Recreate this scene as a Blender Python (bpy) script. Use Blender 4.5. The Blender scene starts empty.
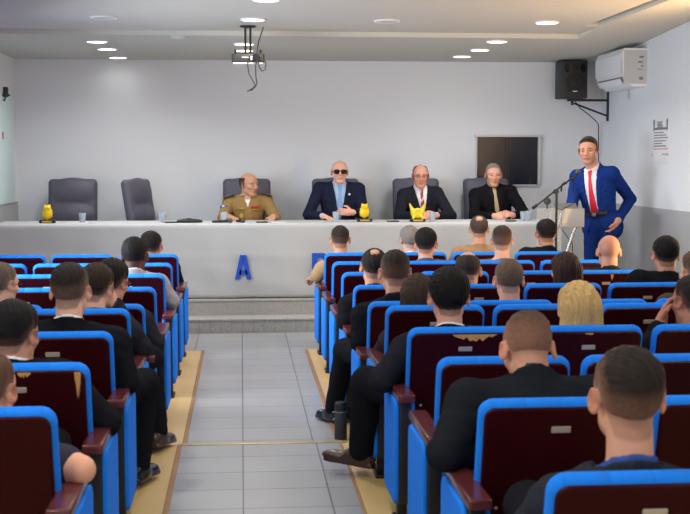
import bpy, math, random
import numpy as np
from mathutils import Vector, Matrix

random.seed(7)
rng = np.random.RandomState(5)
SC = bpy.context.scene
COL = SC.collection

# ------------------------------------------------------------------ camera, world, light, exposure
CAM_H = 1.69
FPX = 1200.0
TH = math.atan(97 / FPX)
PS = math.atan(104 / FPX * math.cos(TH))
cam_d = bpy.data.cameras.new('camera')
cam = bpy.data.objects.new('camera', cam_d)
COL.objects.link(cam)
cam.location = (0, 0, CAM_H)
cam.rotation_euler = (math.pi / 2 - TH, 0, -PS)
cam_d.sensor_width = 36.0
cam_d.lens = FPX / 690 * 36.0
cam_d.clip_start = 0.05
cam_d.dof.use_dof = True
cam_d.dof.focus_distance = 11.5
cam_d.dof.aperture_fstop = 7.5
SC.camera = cam
_f = np.array([math.sin(PS) * math.cos(TH), math.cos(PS) * math.cos(TH), -math.sin(TH)])
_r = np.array([math.cos(PS), -math.sin(PS), 0.0])
_u = np.cross(_r, _f)


def unp(px, py, Y):
    """world point on the plane y = Y that the camera sees at this pixel of the 690 x 514 frame"""
    d = _f + _r * (px - 345) / FPX - _u * (py - 257) / FPX
    t = Y / d[1]
    return np.array([d[0] * t, Y, CAM_H + d[2] * t])


world = bpy.data.worlds.new('world')
SC.world = world
world.use_nodes = True
world.node_tree.nodes['Background'].inputs[0].default_value = (0.75, 0.85, 1.0, 1)
world.node_tree.nodes['Background'].inputs[1].default_value = 0.6
SC.view_settings.view_transform = 'Standard'
SC.view_settings.look = 'None'
SC.view_settings.exposure = -0.42
SC.view_settings.gamma = 1.0
SC.view_settings.use_curve_mapping = False
SC.cycles.use_denoising = True
SC.cycles.max_bounces = 8
SC.cycles.diffuse_bounces = 5
SC.cycles.sample_clamp_indirect = 6.0


def area_light(name, loc, target, sx, sy, power, color, shape='RECTANGLE', spread=180):
    d = bpy.data.lights.new(name, 'AREA')
    d.shape = shape
    d.size = sx
    if shape in ('RECTANGLE', 'ELLIPSE'):
        d.size_y = sy
    d.energy = power
    d.color = color
    d.spread = math.radians(spread)
    o = bpy.data.objects.new(name, d)
    COL.objects.link(o)
    o.location = loc
    v = Vector(target) - Vector(loc)
    o.rotation_euler = v.to_track_quat('-Z', 'Y').to_euler()
    return o


XL, XR, YB, YF = float(unp(17, 200, 13.8)[0]), float(unp(601, 150, 13.8)[0]), 13.8, -2.2
ZC_N, ZC_S, Y_STEP = CAM_H + 1.172, CAM_H + 1.128, 11.1
DZ = 0.065           # rise of the rear seating section
Y_SEC = 6.82
ZS = 0.30            # stage floor
# assumed daylight from the left: two added lamps, no windows, then two added fill lamps
area_light('assumed_daylight', (XL + 0.05, 9.6, 1.50), (3.5, 11.8, .85), 5.0, 1.2, 200, (0.87, 0.94, 1.0), 'RECTANGLE', 120)
area_light('assumed_daylight_hall', (XL + 0.05, 3.6, 1.9), (4, 4.4, 2.2), 4.5, 1.0, 30, (0.90, 0.97, 1.0), 'RECTANGLE', 140)
area_light('rear_fill', (0.8, YF + 0.1, 1.9), (0.8, 6, 1.3), 5.5, 1.6, 45, (0.97, 0.98, 1.0))  # added soft fill from behind the camera; the rear wall has no window
area_light('warm_ceiling_fill', (3.75, 8.4, 1.8), (0.6, 9.6, 2.9), 0.6, 2.8, 95, (1.0, 0.62, 0.30))  # added unseen lamp near the right wall, warms the ceiling; no cove fitting

# ------------------------------------------------------------------ helpers: materials


def lin(c):
    out = []
    for v in c[:3]:
        v = v / 255.0
        out.append(v / 12.92 if v <= 0.04045 else ((v + 0.055) / 1.055) ** 2.4)
    return tuple(out)


def mat(name, rgb, rough=0.6, metal=0.0, var=0.06, scale=6.0, bump=0.0, bscale=60.0, coat=0.0, sheen=0.0, spec=0.5, alpha=None, trans=0.0, attr=False, detail=3.0):
    m = bpy.data.materials.new(name)
    m.use_nodes = True
    nt = m.node_tree
    b = nt.nodes['Principled BSDF']
    b.inputs['Roughness'].default_value = rough
    b.inputs['Metallic'].default_value = metal
    b.inputs['Specular IOR Level'].default_value = spec
    b.inputs['Coat Weight'].default_value = coat
    b.inputs['Sheen Weight'].default_value = sheen
    b.inputs['Transmission Weight'].default_value = trans
    if alpha is not None:
        b.inputs['Alpha'].default_value = alpha
    tc = nt.nodes.new('ShaderNodeTexCoord')
    nz = nt.nodes.new('ShaderNodeTexNoise')
    nz.inputs['Scale'].default_value = scale
    nz.inputs['Detail'].default_value = detail
    nt.links.new(tc.outputs['Object'], nz.inputs['Vector'])
    mr = nt.nodes.new('ShaderNodeMapRange')
    mr.inputs[3].default_value = 1 - var
    mr.inputs[4].default_value = 1 + var
    nt.links.new(nz.outputs['Fac'], mr.inputs[0])
    mx = nt.nodes.new('ShaderNodeVectorMath')
    mx.operation = 'SCALE'
    if attr:
        at = nt.nodes.new('ShaderNodeAttribute')
        at.attribute_name = 'Col'
        nt.links.new(at.outputs['Color'], mx.inputs[0])
    else:
        mx.inputs[0].default_value = lin(rgb)
    nt.links.new(mr.outputs[0], mx.inputs['Scale'])
    nt.links.new(mx.outputs[0], b.inputs['Base Color'])
    if bump > 0:
        n2 = nt.nodes.new('ShaderNodeTexNoise')
        n2.inputs['Scale'].default_value = bscale
        n2.inputs['Detail'].default_value = 4
        nt.links.new(tc.outputs['Object'], n2.inputs['Vector'])
        bp = nt.nodes.new('ShaderNodeBump')
        bp.inputs['Strength'].default_value = bump
        bp.inputs['Distance'].default_value = 0.01
        nt.links.new(n2.outputs['Fac'], bp.inputs['Height'])
        nt.links.new(bp.outputs[0], b.inputs['Normal'])
    return m


def emit(name, rgb, strength):
    m = bpy.data.materials.new(name)
    m.use_nodes = True
    nt = m.node_tree
    nt.nodes.remove(nt.nodes['Principled BSDF'])
    e = nt.nodes.new('ShaderNodeEmission')
    e.inputs[0].default_value = (*lin(rgb), 1)
    e.inputs[1].default_value = strength
    nt.links.new(e.outputs[0], nt.nodes['Material Output'].inputs[0])
    return m


def tile_mat():
    m = mat('floor_tile', (176, 180, 186), rough=0.32, var=0.05, scale=2.5)
    nt = m.node_tree
    b = nt.nodes['Principled BSDF']
    tc = nt.nodes['Texture Coordinate']
    mp = nt.nodes.new('ShaderNodeMapping')
    mp.inputs['Location'].default_value = (0.0, 0.09, 0)
    nt.links.new(tc.outputs['Object'], mp.inputs['Vector'])
    br = nt.nodes.new('ShaderNodeTexBrick')
    br.offset = 0.0
    br.inputs['Scale'].default_value = 1.0
    br.inputs['Brick Width'].default_value = 0.42
    br.inputs['Row Height'].default_value = 0.33
    br.inputs['Mortar Size'].default_value = 0.004
    br.inputs['Mortar Smooth'].default_value = 0.2
    br.inputs['Bias'].default_value = 0.0
    br.inputs['Color1'].default_value = (*lin((158, 161, 165)), 1)
    br.inputs['Color2'].default_value = (*lin((150, 153, 158)), 1)
    br.inputs['Mortar'].default_value = (*lin((84, 86, 88)), 1)
    nt.links.new(mp.outputs[0], br.inputs['Vector'])
    sc = [n for n in nt.nodes if n.type == 'VECT_MATH'][0]
    nt.links.new(br.outputs['Color'], sc.inputs[0])
    return m


def granite_mat():
    m = mat('speckled_granite', (170, 169, 166), rough=0.35, var=0.38, scale=48, detail=8)
    return m


def stripe_tie_mat():
    m = mat('red_striped_silk', (150, 22, 42), rough=0.45)
    nt = m.node_tree
    tc = nt.nodes['Texture Coordinate']
    wv = nt.nodes.new('ShaderNodeTexWave')
    wv.bands_direction = 'DIAGONAL'
    wv.inputs['Scale'].default_value = 9.0
    nt.links.new(tc.outputs['Object'], wv.inputs['Vector'])
    cr = nt.nodes.new('ShaderNodeValToRGB')
    cr.color_ramp.elements[0].color = (*lin((140, 18, 38)), 1)
    cr.color_ramp.elements[0].position = 0.6
    cr.color_ramp.elements[1].color = (*lin((215, 170, 178)), 1)
    cr.color_ramp.elements[1].position = 0.75
    nt.links.new(wv.outputs['Fac'], cr.inputs[0])
    sc = [n for n in nt.nodes if n.type == 'VECT_MATH'][0]
    nt.links.new(cr.outputs[0], sc.inputs[0])
    return m


def quilt(m):
    """shallow stitched channels across a cushion"""
    nt = m.node_tree
    b = nt.nodes['Principled BSDF']
    tc = nt.nodes['Texture Coordinate']
    wv = nt.nodes.new('ShaderNodeTexWave')
    wv.inputs['Scale'].default_value = 2.9
    nt.links.new(tc.outputs['Object'], wv.inputs['Vector'])
    pw = nt.nodes.new('ShaderNodeMath')
    pw.operation = 'POWER'
    pw.inputs[1].default_value = 0.25
    nt.links.new(wv.outputs['Fac'], pw.inputs[0])
    bp = nt.nodes.new('ShaderNodeBump')
    bp.inputs['Strength'].default_value = 0.5
    bp.inputs['Distance'].default_value = 0.012
    nt.links.new(pw.outputs[0], bp.inputs['Height'])
    old = b.inputs['Normal'].links[0].from_socket
    nt.links.new(old, bp.inputs['Normal'])
    nt.links.new(bp.outputs[0], b.inputs['Normal'])


M = {}
M['wall'] = mat('wall_paint', (226, 231, 238), rough=0.75, var=0.015, scale=1.2, bump=0.04, bscale=90)
M['ceil'] = mat('ceiling_paint', (200, 200, 192), rough=0.8, var=0.012, scale=1.0)
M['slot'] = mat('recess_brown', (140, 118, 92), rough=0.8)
M['wains'] = mat('grey_wainscot_paint', (172, 176, 182), rough=0.6, var=0.03, scale=2)
M['tile'] = tile_mat()
M['wood'] = mat('tan_vinyl', (206, 176, 120), rough=0.4, var=0.10, scale=5)
M['woodtrim'] = mat('worn_wood_edging', (150, 112, 72), rough=0.6, var=0.3, scale=14)
M['brass'] = mat('aluminium_strip', (186, 174, 130), rough=0.35, metal=0.7)
M['granite'] = granite_mat()
M['cloth'] = mat('white_tablecloth', (180, 183, 185), rough=0.85, var=0.02, scale=3, bump=0.25, bscale=5)
M['blue'] = mat('blue_upholstery', (20, 124, 236), rough=0.85, var=0.10, scale=18, bump=0.15, bscale=220, spec=.25)
quilt(M['blue'])
M['shell'] = mat('maroon_lacquer', (46, 5, 12), rough=0.4, var=0.25, scale=5, spec=0.10)
M['armwood'] = mat('maroon_arm_wood', (86, 38, 40), rough=0.22, var=0.18, scale=12)
M['chip'] = mat('bare_plywood', (196, 150, 92), rough=0.8, var=0.2, scale=40)
M['bmetal'] = mat('black_metal', (22, 22, 25), rough=0.45, var=0.05)
M['bplastic'] = mat('black_plastic', (40, 42, 46), rough=0.5, var=0.08, bump=0.05, bscale=200)
M['steel'] = mat('brushed_steel', (176, 178, 180), rough=0.35, metal=0.85)
M['plate'] = mat('aluminium_plate', (176, 172, 166), rough=0.4, metal=0.3)
M['leather'] = mat('charcoal_leather', (84, 84, 100), rough=0.5, var=0.1, scale=8, bump=0.12, bscale=160)
M['white'] = mat('white_plastic', (236, 238, 242), rough=0.35, var=0.01)
M['greyplast'] = mat('light_grey_plastic', (196, 198, 198), rough=0.4, var=0.02)
M['dglass'] = mat('dark_glass', (26, 31, 44), rough=0.22, var=0.1, spec=0.3)
M['frame'] = mat('white_frame', (206, 206, 206), rough=0.5)
M['yellow'] = mat('yellow_glaze', (236, 198, 14), rough=0.35, var=0.12, scale=30)
M['pale_yellow'] = mat('gold_glaze', (222, 204, 40), rough=0.35, var=0.25, scale=40)
M['letter'] = mat('blue_card', (10, 74, 192), rough=0.6)
M['glasscup'] = mat('pale_blue_glass', (224, 238, 250), rough=0.1, trans=0.55, alpha=0.75)
M['acrylic'] = mat('grey_acrylic', (186, 188, 190), rough=0.12, alpha=0.72)
M['clear'] = mat('clear_acrylic', (215, 222, 226), rough=0.08, alpha=0.22)
M['chromebar'] = mat('satin_chrome', (190, 192, 194), rough=0.25, metal=0.9)
M['skin'] = mat('skin', (200, 150, 125), rough=0.55, spec=.35, var=0.05, scale=25, attr=True, bump=0.03, bscale=150)
M['hair'] = mat('hair', (30, 25, 22), rough=0.65, spec=.15, var=0.25, scale=90, attr=True, bump=0.5, bscale=240)
M['shoe_black'] = mat('black_shoe_leather', (20, 20, 23), rough=0.22)
M['shoe_brown'] = mat('brown_shoe_leather', (62, 40, 34), rough=0.3)
M['lens'] = mat('dark_lens', (14, 14, 16), rough=0.1)
M['lamp'] = emit('lamp_diffuser', (255, 250, 240), 9.0)
M['off'] = mat('unlit_diffuser', (196, 196, 190), rough=0.5)
M['red'] = mat('red_paint', (196, 30, 48), rough=0.5)
M['banner'] = mat('pale_banner_cloth', (206, 228, 232), rough=0.7, var=0.03)
M['paper'] = mat('printed_paper', (228, 229, 234), rough=0.5)
M['ink'] = mat('grey_ink', (122, 126, 134), rough=0.7)
M['redink'] = mat('faded_red_ink', (206, 150, 156), rough=0.7)
M['gold'] = mat('gold_badge', (214, 178, 80), rough=0.35, metal=0.6)
M['flagblue'] = mat('flag_blue', (24, 70, 190), rough=0.7)
M['flagwhite'] = mat('flag_white', (230, 232, 236), rough=0.7)
M['silvertie'] = mat('gold_silk_tie', (176, 160, 118), rough=0.4)
M['bluetie'] = mat('sky_blue_silk', (120, 160, 214), rough=0.45)
M['redtie'] = mat('crimson_silk', (206, 18, 52), rough=0.45)
M['stripetie'] = stripe_tie_mat()
M['foam'] = mat('microphone_grille', (70, 74, 76), rough=0.6, var=0.2, scale=200)

CLOTH = {}


def cloth(rgb):
    k = tuple(rgb)
    if k not in CLOTH:
        CLOTH[k] = mat('fabric_%d' % (len(CLOTH) + 1), rgb, rough=0.95, var=0.07, scale=10, bump=0.2, bscale=14, spec=.03)
    return CLOTH[k]


# ------------------------------------------------------------------ helpers: objects


def obj(name, me, m=None, parent=None, loc=None, kind=None):
    o = bpy.data.objects.new(name, me)
    COL.objects.link(o)
    if m is not None and len(me.materials) == 0:
        me.materials.append(m)
    if parent is not None:
        o.parent = parent
    if loc is not None:
        o.location = loc
    if kind:
        o['kind'] = kind
    return o


def tag(o, label, cat, group=None):
    o['label'] = label
    o['category'] = cat
    if group:
        o['group'] = group
    return o


def thing(name, label, cat, loc=(0, 0, 0), rz=0.0, group=None):
    o = bpy.data.objects.new(name, None)
    COL.objects.link(o)
    o.empty_display_size = 0.1
    o.location = loc
    o.rotation_euler = (0, 0, rz)
    return tag(o, label, cat, group)


def copy_tree(o, parent=None):
    c = o.copy()
    COL.objects.link(c)
    if parent is not None:
        c.parent = parent
    for ch in list(o.children):
        copy_tree(ch, c)
    return c


class MB:
    """collects shapes into one mesh"""

    def __init__(s):
        s.v, s.f = [], []

    def add(s, vs, fs):
        n = len(s.v)
        s.v += [tuple(map(float, p)) for p in vs]
        s.f += [tuple(i + n for i in f) for f in fs]
        return s

    def box(s, lo, hi, b=0.0):
        lo, hi = np.array(lo, float), np.array(hi, float)
        if b <= 0:
            x0, y0, z0 = lo
            x1, y1, z1 = hi
            vs = [(x0, y0, z0), (x1, y0, z0), (x1, y1, z0), (x0, y1, z0), (x0, y0, z1), (x1, y0, z1), (x1, y1, z1), (x0, y1, z1)]
            fs = [(0, 3, 2, 1), (4, 5, 6, 7), (0, 1, 5, 4), (1, 2, 6, 5), (2, 3, 7, 6), (3, 0, 4, 7)]
            return s.add(vs, fs)
        c = (lo + hi) / 2
        h = (hi - lo) / 2
        return s.pad(c, h[0] * 2, h[1] * 2, h[2] * 2, min(b * 1.5, h[0] * .9, h[1] * .9), min(b, h[2] * .95), Matrix.Identity(3))

    def pad(s, c, w, h, t, rc, er, R, seg=5, eseg=4):
        """rounded slab: w along local x, h along local y, thickness t along local z, corner radius rc, edge radius er"""
        R = np.array(R)
        loops = []
        prof = [(-t / 2 + er * (1 - math.cos(math.pi / 2 * i / eseg)), er * (1 - math.sin(math.pi / 2 * i / eseg))) for i in range(eseg + 1)]
        prof2 = [(-z, ins) for z, ins in reversed(prof)]
        allp = [(prof[0][0], prof[0][1] + min(er, 0.004) + 0.002)] + prof + prof2 + [(prof2[-1][0], prof2[-1][1] + min(er, 0.004) + 0.002)]
        for z, ins in allp:
            ww, hh = w / 2 - ins, h / 2 - ins
            r = max(rc - ins, 0.001)
            r = min(r, ww * .99, hh * .99)
            lp = []
            for qx, qy, a0 in ((1, 1, 0), (-1, 1, 90), (-1, -1, 180), (1, -1, 270)):
                for k in range(seg + 1):
                    a = math.radians(a0 + 90 * k / seg)
                    lp.append((qx * (ww - r) + r * math.cos(a), qy * (hh - r) + r * math.sin(a), z))
            loops.append(lp)
        n = len(loops[0])
        vs = [R @ np.array(p) + np.array(c) for lp in loops for p in lp]
        fs = []
        for i in range(len(loops) - 1):
            for k in range(n):
                a, b = i * n + k, i * n + (k + 1) % n
                fs.append((a, b, b + n, a + n))
        fs.append(tuple(range(n - 1, -1, -1)))
        fs.append(tuple((len(loops) - 1) * n + k for k in range(n)))
        return s.add(vs, fs)

    def tube(s, pts, r, n=10, caps=True):
        pts = [np.array(p, float) for p in pts]
        rs = r if isinstance(r, (list, tuple)) else [r] * len(pts)
        up = None
        base = len(s.v)
        for i, p in enumerate(pts):
            d = pts[min(i + 1, len(pts) - 1)] - pts[max(i - 1, 0)]
            d = d / (np.linalg.norm(d) + 1e-9)
            if up is None:
                up = np.array([0, 0, 1.0]) if abs(d[2]) < .9 else np.array([1.0, 0, 0])
            x = np.cross(up, d)
            x /= np.linalg.norm(x) + 1e-9
            y = np.cross(d, x)
            up = y
            for k in range(n):
                a = 2 * math.pi * k / n
                s.v.append(tuple(p + rs[i] * (math.cos(a) * x + math.sin(a) * y)))
        for i in range(len(pts) - 1):
            for k in range(n):
                a, b = base + i * n + k, base + i * n + (k + 1) % n
                s.f.append((a, b, b + n, a + n))
        if caps:
            s.f.append(tuple(base + k for k in range(n - 1, -1, -1)))
            s.f.append(tuple(base + (len(pts) - 1) * n + k for k in range(n)))
        return s

    def lathe(s, prof, c=(0, 0, 0), n=24, R=None, caps=True):
        """prof: (radius, height) pairs"""
        R = np.eye(3) if R is None else np.array(R)
        base = len(s.v)
        for r, z in prof:
            for k in range(n):
                a = 2 * math.pi * k / n
                s.v.append(tuple(R @ np.array([r * math.cos(a), r * math.sin(a), z]) + np.array(c)))
        for i in range(len(prof) - 1):
            for k in range(n):
                a, b = base + i * n + k, base + i * n + (k + 1) % n
                s.f.append((a, b, b + n, a + n))
        if caps:
            s.f.append(tuple(base + k for k in range(n - 1, -1, -1)))
            s.f.append(tuple(base + (len(prof) - 1) * n + k for k in range(n)))
        return s

    def prism(s, poly, o, ex, ey, ez, t):
        """polygon in the plane ex, ey extruded by t along ez"""
        o, ex, ey, ez = map(lambda q: np.array(q, float), (o, ex, ey, ez))
        n = len(poly)
        vs = [o + ex * a + ey * b for a, b in poly] + [o + ex * a + ey * b + ez * t for a, b in poly]
        fs = [tuple(range(n - 1, -1, -1)), tuple(range(n, 2 * n))] + [(k, (k + 1) % n, (k + 1) % n + n, k + n) for k in range(n)]
        return s.add(vs, fs)

    def mesh(s, name, smooth=None):
        me = bpy.data.meshes.new(name)
        me.from_pydata(s.v, [], s.f)
        me.update()
        if smooth is not None:
            for p in me.polygons:
                p.use_smooth = True
            try:
                me.set_sharp_from_angle(angle=math.radians(smooth))
            except Exception:
                pass
        return me

    def build(s, name, m, parent=None, smooth=40, kind=None, loc=None):
        return obj(name, s.mesh(name, smooth), m, parent, loc, kind)


def RM(cols):
    return np.array(cols, float).T


R_WALL = RM([(1, 0, 0), (0, 0, 1), (0, -1, 0)])      # slab standing up, facing -y
R_SIDE = RM([(0, 1, 0), (0, 0, 1), (1, 0, 0)])       # slab standing up, facing +x
I3 = np.eye(3)

# ------------------------------------------------------------------ room shell
MB().box((XL - .1, YF - .1, -.1), (XR + .1, YB + .1, 0)).build('floor', M['tile'], kind='structure')
MB().box((-.352 - 0.0, YF, 0), (.555, Y_SEC, DZ)).build('floor_aisle', M['tile'], kind='structure')
MB().box((XL, YF, 0), (-.352, Y_SEC, DZ)).build('floor_left', M['wood'], kind='structure')
MB().box((.555, YF, 0), (XR, Y_SEC, DZ)).build('floor_right', M['wood'], kind='structure')
MB().box((XL, Y_SEC, 0), (-.352, 10.6, .006)).build('floor_left_front', M['wood'], kind='structure')
MB().box((.57, Y_SEC, 0), (XR, 10.6, .006)).build('floor_right_front', M['wood'], kind='structure')
MB().box((-.372, YF, DZ), (-.345, 6.8, DZ + .007), .003).build('trim_1', M['woodtrim'], kind='structure')
MB().box((.55, YF, DZ), (.567, 6.8, DZ + .007), .003).build('trim_2', M['woodtrim'], kind='structure')
MB().box((-.36, Y_SEC, 0), (-.335, 10.6, .012), .003).build('trim_3', M['woodtrim'], kind='structure')
MB().box((.555, Y_SEC, 0), (.582, 10.6, .012), .003).build('trim_4', M['woodtrim'], kind='structure')
MB().box((-.36, Y_SEC - .035, DZ - .01), (.60, Y_SEC + .004, DZ + .006), .003).build('trim_5', M['brass'], kind='structure')
MB().box((XL - .1, YB, 0), (XR + .1, YB + .1, 3.3)).build('wall_back', M['wall'], kind='structure')
MB().box((XL - .1, YF, 0), (XL, YB, 3.3)).build('wall_left', M['wall'], kind='structure')
MB().box((XR, YF, 0), (XR + .1, YB, 3.3)).build('wall_right', M['wall'], kind='structure')
MB().box((XL - .1, YF - .1, 0), (XR + .1, YF, 3.3)).build('wall_rear', M['wall'], kind='structure')
MB().box((XR - .012, YF, 0), (XR, YB, 1.205)).build('trim_6', M['wains'], kind='structure')
MB().box((XL, YF, 0), (XL + .012, YB, 1.225)).build('trim_7', M['wains'], kind='structure')
# ceiling: audience part, lower stage part, recess slot and sloping soffit along the right wall
MB().box((XL, YF, ZC_N), (3.02, Y_STEP, ZC_N + .25)).box((3.02, 10.45, ZC_N), (3.15, Y_STEP, ZC_N + .25)).build('ceiling', M['ceil'], kind='structure')
MB().box((XL, Y_STEP, ZC_S), (3.15, YB, ZC_S + .3)).build('ceiling_stage', M['ceil'], kind='structure')
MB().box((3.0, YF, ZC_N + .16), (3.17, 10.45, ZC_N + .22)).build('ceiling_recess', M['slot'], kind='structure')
vs, fs = [], []
ys = [YF, 6, 10.45, Y_STEP, 11.7, 12.4, 13.1, YB]
for y in ys:
    zi = ZC_N if y < Y_STEP else ZC_S
    zw = CAM_H + (1.30 if y <= Y_STEP else 1.30 - .165 * (y - Y_STEP) / (YB - Y_STEP))
    for k in range(9):
        t = k / 8
        vs.append((3.15 + (XR - 3.15) * t, y, zi + (zw - zi) * t ** 1.5))
n = 9
for i in range(len(ys) - 1):
    for k in range(n - 1):
        a = i * n + k
        fs.append((a, a + n, a + n + 1, a + 1))
sv = len(vs)
vs += [(x, y, z + .25) for x, y, z in vs]
fs += [tuple(reversed([q + sv for q in f])) for f in fs]
for i in range(len(ys) - 1):
    a = i * n
    fs.append((a, a + sv, a + n + sv, a + n))
MB().add(vs, fs).build('ceiling_soffit', M['ceil'], smooth=50, kind='structure')
# stage and steps
MB().box((XL, 12.0, 0), (XR, YB, ZS - .022)).build('stage_floor', M['granite'], kind='structure')
MB().box((XL, 11.985, ZS - .022), (XR, YB, ZS), .004).build('stage_floor_slab', M['granite'], kind='structure')
MB().box((XL, 11.72, 0), (XR, 12.0, .12)).box((XL, 11.705, .12), (XR, 12.0, .14), .004).build('trim_8', M['granite'], kind='structure')
g = MB()
x = XL
while x < XR:
    g.box((x, 11.717, 0.004), (x + .003, 11.722, .118))
    x += .105
g.build('trim_9', M['ink'], kind='structure')

# dark window in the back wall
c0, c1 = unp(477, 137, 13.79), unp(537, 184.5, 13.79)
wx0, wx1, wz1, wz0 = c0[0], c1[0], c0[2], c1[2]
win = bpy.data.objects.new('window_1', None)
COL.objects.link(win)
win['kind'] = 'structure'
win['label'] = 'dark interior window in the white back wall behind the head table'
f = MB()
f.box((wx0 - .015, 13.76, wz0), (wx0, 13.8, wz1), .003).box((wx1, 13.75, wz0), (wx1 + .03, 13.8, wz1), .003)
f.box((wx0 - .03, 13.74, wz1), (wx1 + .05, 13.8, wz1 + .025), .003).box((wx0 - .015, 13.76, wz0 - .015), (wx1 + .03, 13.8, wz0), .003)
f.build('window_frame', M['frame'], win)
MB().box((wx0, 13.785, wz0), (wx1, 13.799, wz1)).build('pane', M['dglass'], win)
mu = MB()
for t in (.47, .53, .88):
    xx = wx0 + (wx1 - wx0) * t
    mu.box((xx - .004, 13.778, wz0), (xx + .004, 13.786, wz1))
mu.build('mullion', M['bplastic'], win)

# ------------------------------------------------------------------ ceiling lights


def downlight(px, py, z, lit, label, power=14, col=(1, .98, .96), Y=None, r=.105):
    if Y is None:
        d = _f + _r * (px - 345) / FPX - _u * (py - 257) / FPX
        t = (z - CAM_H) / d[2]
        p = d * t
        x, y = p[0], p[1]
    else:
        x, y = px, Y
    t = thing('downlight', label, 'ceiling light', (x, y, z), 0, 'round ceiling lights')
    MB().lathe([(r * .86, 0), (r, 0), (r * 1.02, -.006), (r * .98, -.012), (r * .86, -.012), (r * .86, 0)], n=32, caps=False).build('rim', M['white'], t)
    MB().lathe([(r * .87, -.001), (r * .87, -.010)], n=32).build('diffuser', M['lamp'] if lit else M['off'], t)
    if lit:
        area_light('downlight_lamp', (x, y, z - .02), (x, y, 0), r * 1.6, r * 1.6, power, col, 'DISK', 150)
    return t


for px, py, nm in ((97, 41, 'nearest the audience'), (107, 48.5, 'in the middle'), (118, 57, 'nearest the back wall')):
    downlight(px, py, ZC_S, True, 'lit round ceiling light of the row above the empty chairs, %s' % nm, 15 if 'back wall' not in nm else .6)
for px, py, nm in ((244, 43.5, 'nearer the projector'), (244, 50, 'nearer the back wall')):
    downlight(px, py, ZC_S, True, 'lit round ceiling light behind the hanging projector, %s' % nm, 15 if 'back wall' not in nm else .6)
for px, py, nm in ((497, 41, 'nearest the audience'), (480, 49.5, 'in the middle'), (462, 56, 'nearest the back wall')):
    downlight(px, py, ZC_S, True, 'lit round ceiling light of the row above the suited panellists, %s' % nm, 15 if 'back wall' not in nm else .6)
downlight(253, 19, ZC_N, True, 'lit round ceiling light in front of the projector mount', 17, (1, .86, .70))
downlight(266, -1, ZC_N, True, 'lit round ceiling light cut by the top edge, in front of the projector', 17, (1, .86, .70))
downlight(547, 22, ZC_N, True, 'lit round ceiling light nearest the air conditioner', 17, (1, .82, .60))
downlight(104, 17, ZC_N, False, 'unlit round ceiling fitting above the empty chairs', r=.11)
downlight(387, 20.5, ZC_N, False, 'unlit round ceiling fitting between two lit lights over the audience', r=.11)
# assumed further ceiling lights of the hall, lamps without fittings, above and behind the camera's view
for yy in (7.4, 5.6, 3.8, 2.0, 0.2):
    for xx in (-1.25, .12, 2.5):
        area_light('assumed_hall_lamp', (xx, yy, ZC_N - .02), (xx, yy, 0), .2, .2, 15, (1, .97, .93), 'DISK', 160)
sd = thing('smoke_detector', 'small round smoke detector under the ceiling step', 'detector', tuple(unp(180, 38, 11.2) * np.array([1, 1, 0]) + np.array([0, 0, ZC_S])))
MB().lathe([(.075, 0), (.075, -.012), (.055, -.028), (.02, -.032)], n=24).build('housing', M['off'], sd)

# ------------------------------------------------------------------ auditorium seats
ROWS_Y = [10.3, 9.4, 8.5, 7.6, 6.7, 6.02, 5.21, 4.40, 3.60, 2.71]
XE_R, XE_L, PITCH, BW = .712, -.54, .56, .515
SEAT_TOP = .875
ORD = ['front', 'second', 'third', 'fourth', 'fifth', 'sixth', 'seventh', 'eighth', 'ninth', 'tenth']
NTH = ['first', 'second', 'third', 'fourth']


def seat_parts():
    """meshes of one auditorium seat; local origin on the floor under the top of the back, +y to the stage"""
    P = {}
    tilt = math.atan2(.13, .55)
    Rb = RM([(1, 0, 0), (0, -math.sin(tilt), math.cos(tilt)), (0, -math.cos(tilt), -math.sin(tilt))])   # local z faces the rear
    up = np.array([0, -math.sin(tilt), math.cos(tilt)])
    nb = np.array([0, -math.cos(tilt), -math.sin(tilt)])
    top = np.array([0, .012, SEAT_TOP])
    P['back_cushion'] = MB().pad(top - up * .275 - nb * .028, BW, .55, .056, .05, .026, Rb, 6, 4).mesh('back_cushion', 60)
    P['back_shell'] = MB().pad(top - up * .287 - nb * .003, BW - .030, .538, .03, .034, .006, Rb, 4, 2).mesh('back_shell', 40)
    P['number_plate'] = MB().pad(top - up * .088 + nb * .014, .062, .022, .005, .004, .002, Rb, 3, 2).mesh('number_plate', 40)
    bolts = MB()
    for sx in (-1, 1):
        bolts.lathe([(.007, 0), (.006, .004), (.002, .006)], top - up * .36 + nb * .010 + np.array([sx * .19, 0, 0]), 10, Rb)
    P['bolt'] = bolts.mesh('bolt', 40)
    P['seat_cushion'] = MB().pad((0, .36, .405), .47, .44, .10, .06, .035, I3, 6, 4).mesh('seat_cushion', 60)
    P['seat_pan'] = MB().pad((0, .35, .345), .44, .40, .03, .04, .008, I3, 4, 2).mesh('seat_pan', 40)
    a = MB()
    a.pad((0, .13, .592), .074, .50, .036, .008, .006, I3, 3, 2)
    P['arm_top'] = a.mesh('arm_top', 50)
    P['arm_core'] = MB().box((-.028, -.06, .11), (.028, .33, .576), .006).mesh('arm_core', 40)
    for sgn, nm in ((-1, 'n'), (1, 'p')):
        P['arm_pad_' + nm] = MB().pad((sgn * .034, .145, .335), .40, .47, .022, .05, .009, R_SIDE, 6, 3).mesh('arm_side_pad', 60)
    P['foot'] = MB().box((-.022, .03, .01), (.022, .09, .13), .004).box((-.035, -.03, 0), (.035, .14, .018), .006).mesh('foot', 40)
    return P


SP = seat_parts()


def add_arm(root, x):
    o = obj('armrest', SP['arm_top'], M['armwood'], root, (x, 0, 0))
    obj('arm_frame', SP['arm_core'], M['bmetal'], o)
    obj('side_pad', SP['arm_pad_n'], M['blue'], o)
    obj('side_pad', SP['arm_pad_p'], M['blue'], o)
    obj('foot', SP['foot'], M['bmetal'], o)


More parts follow.
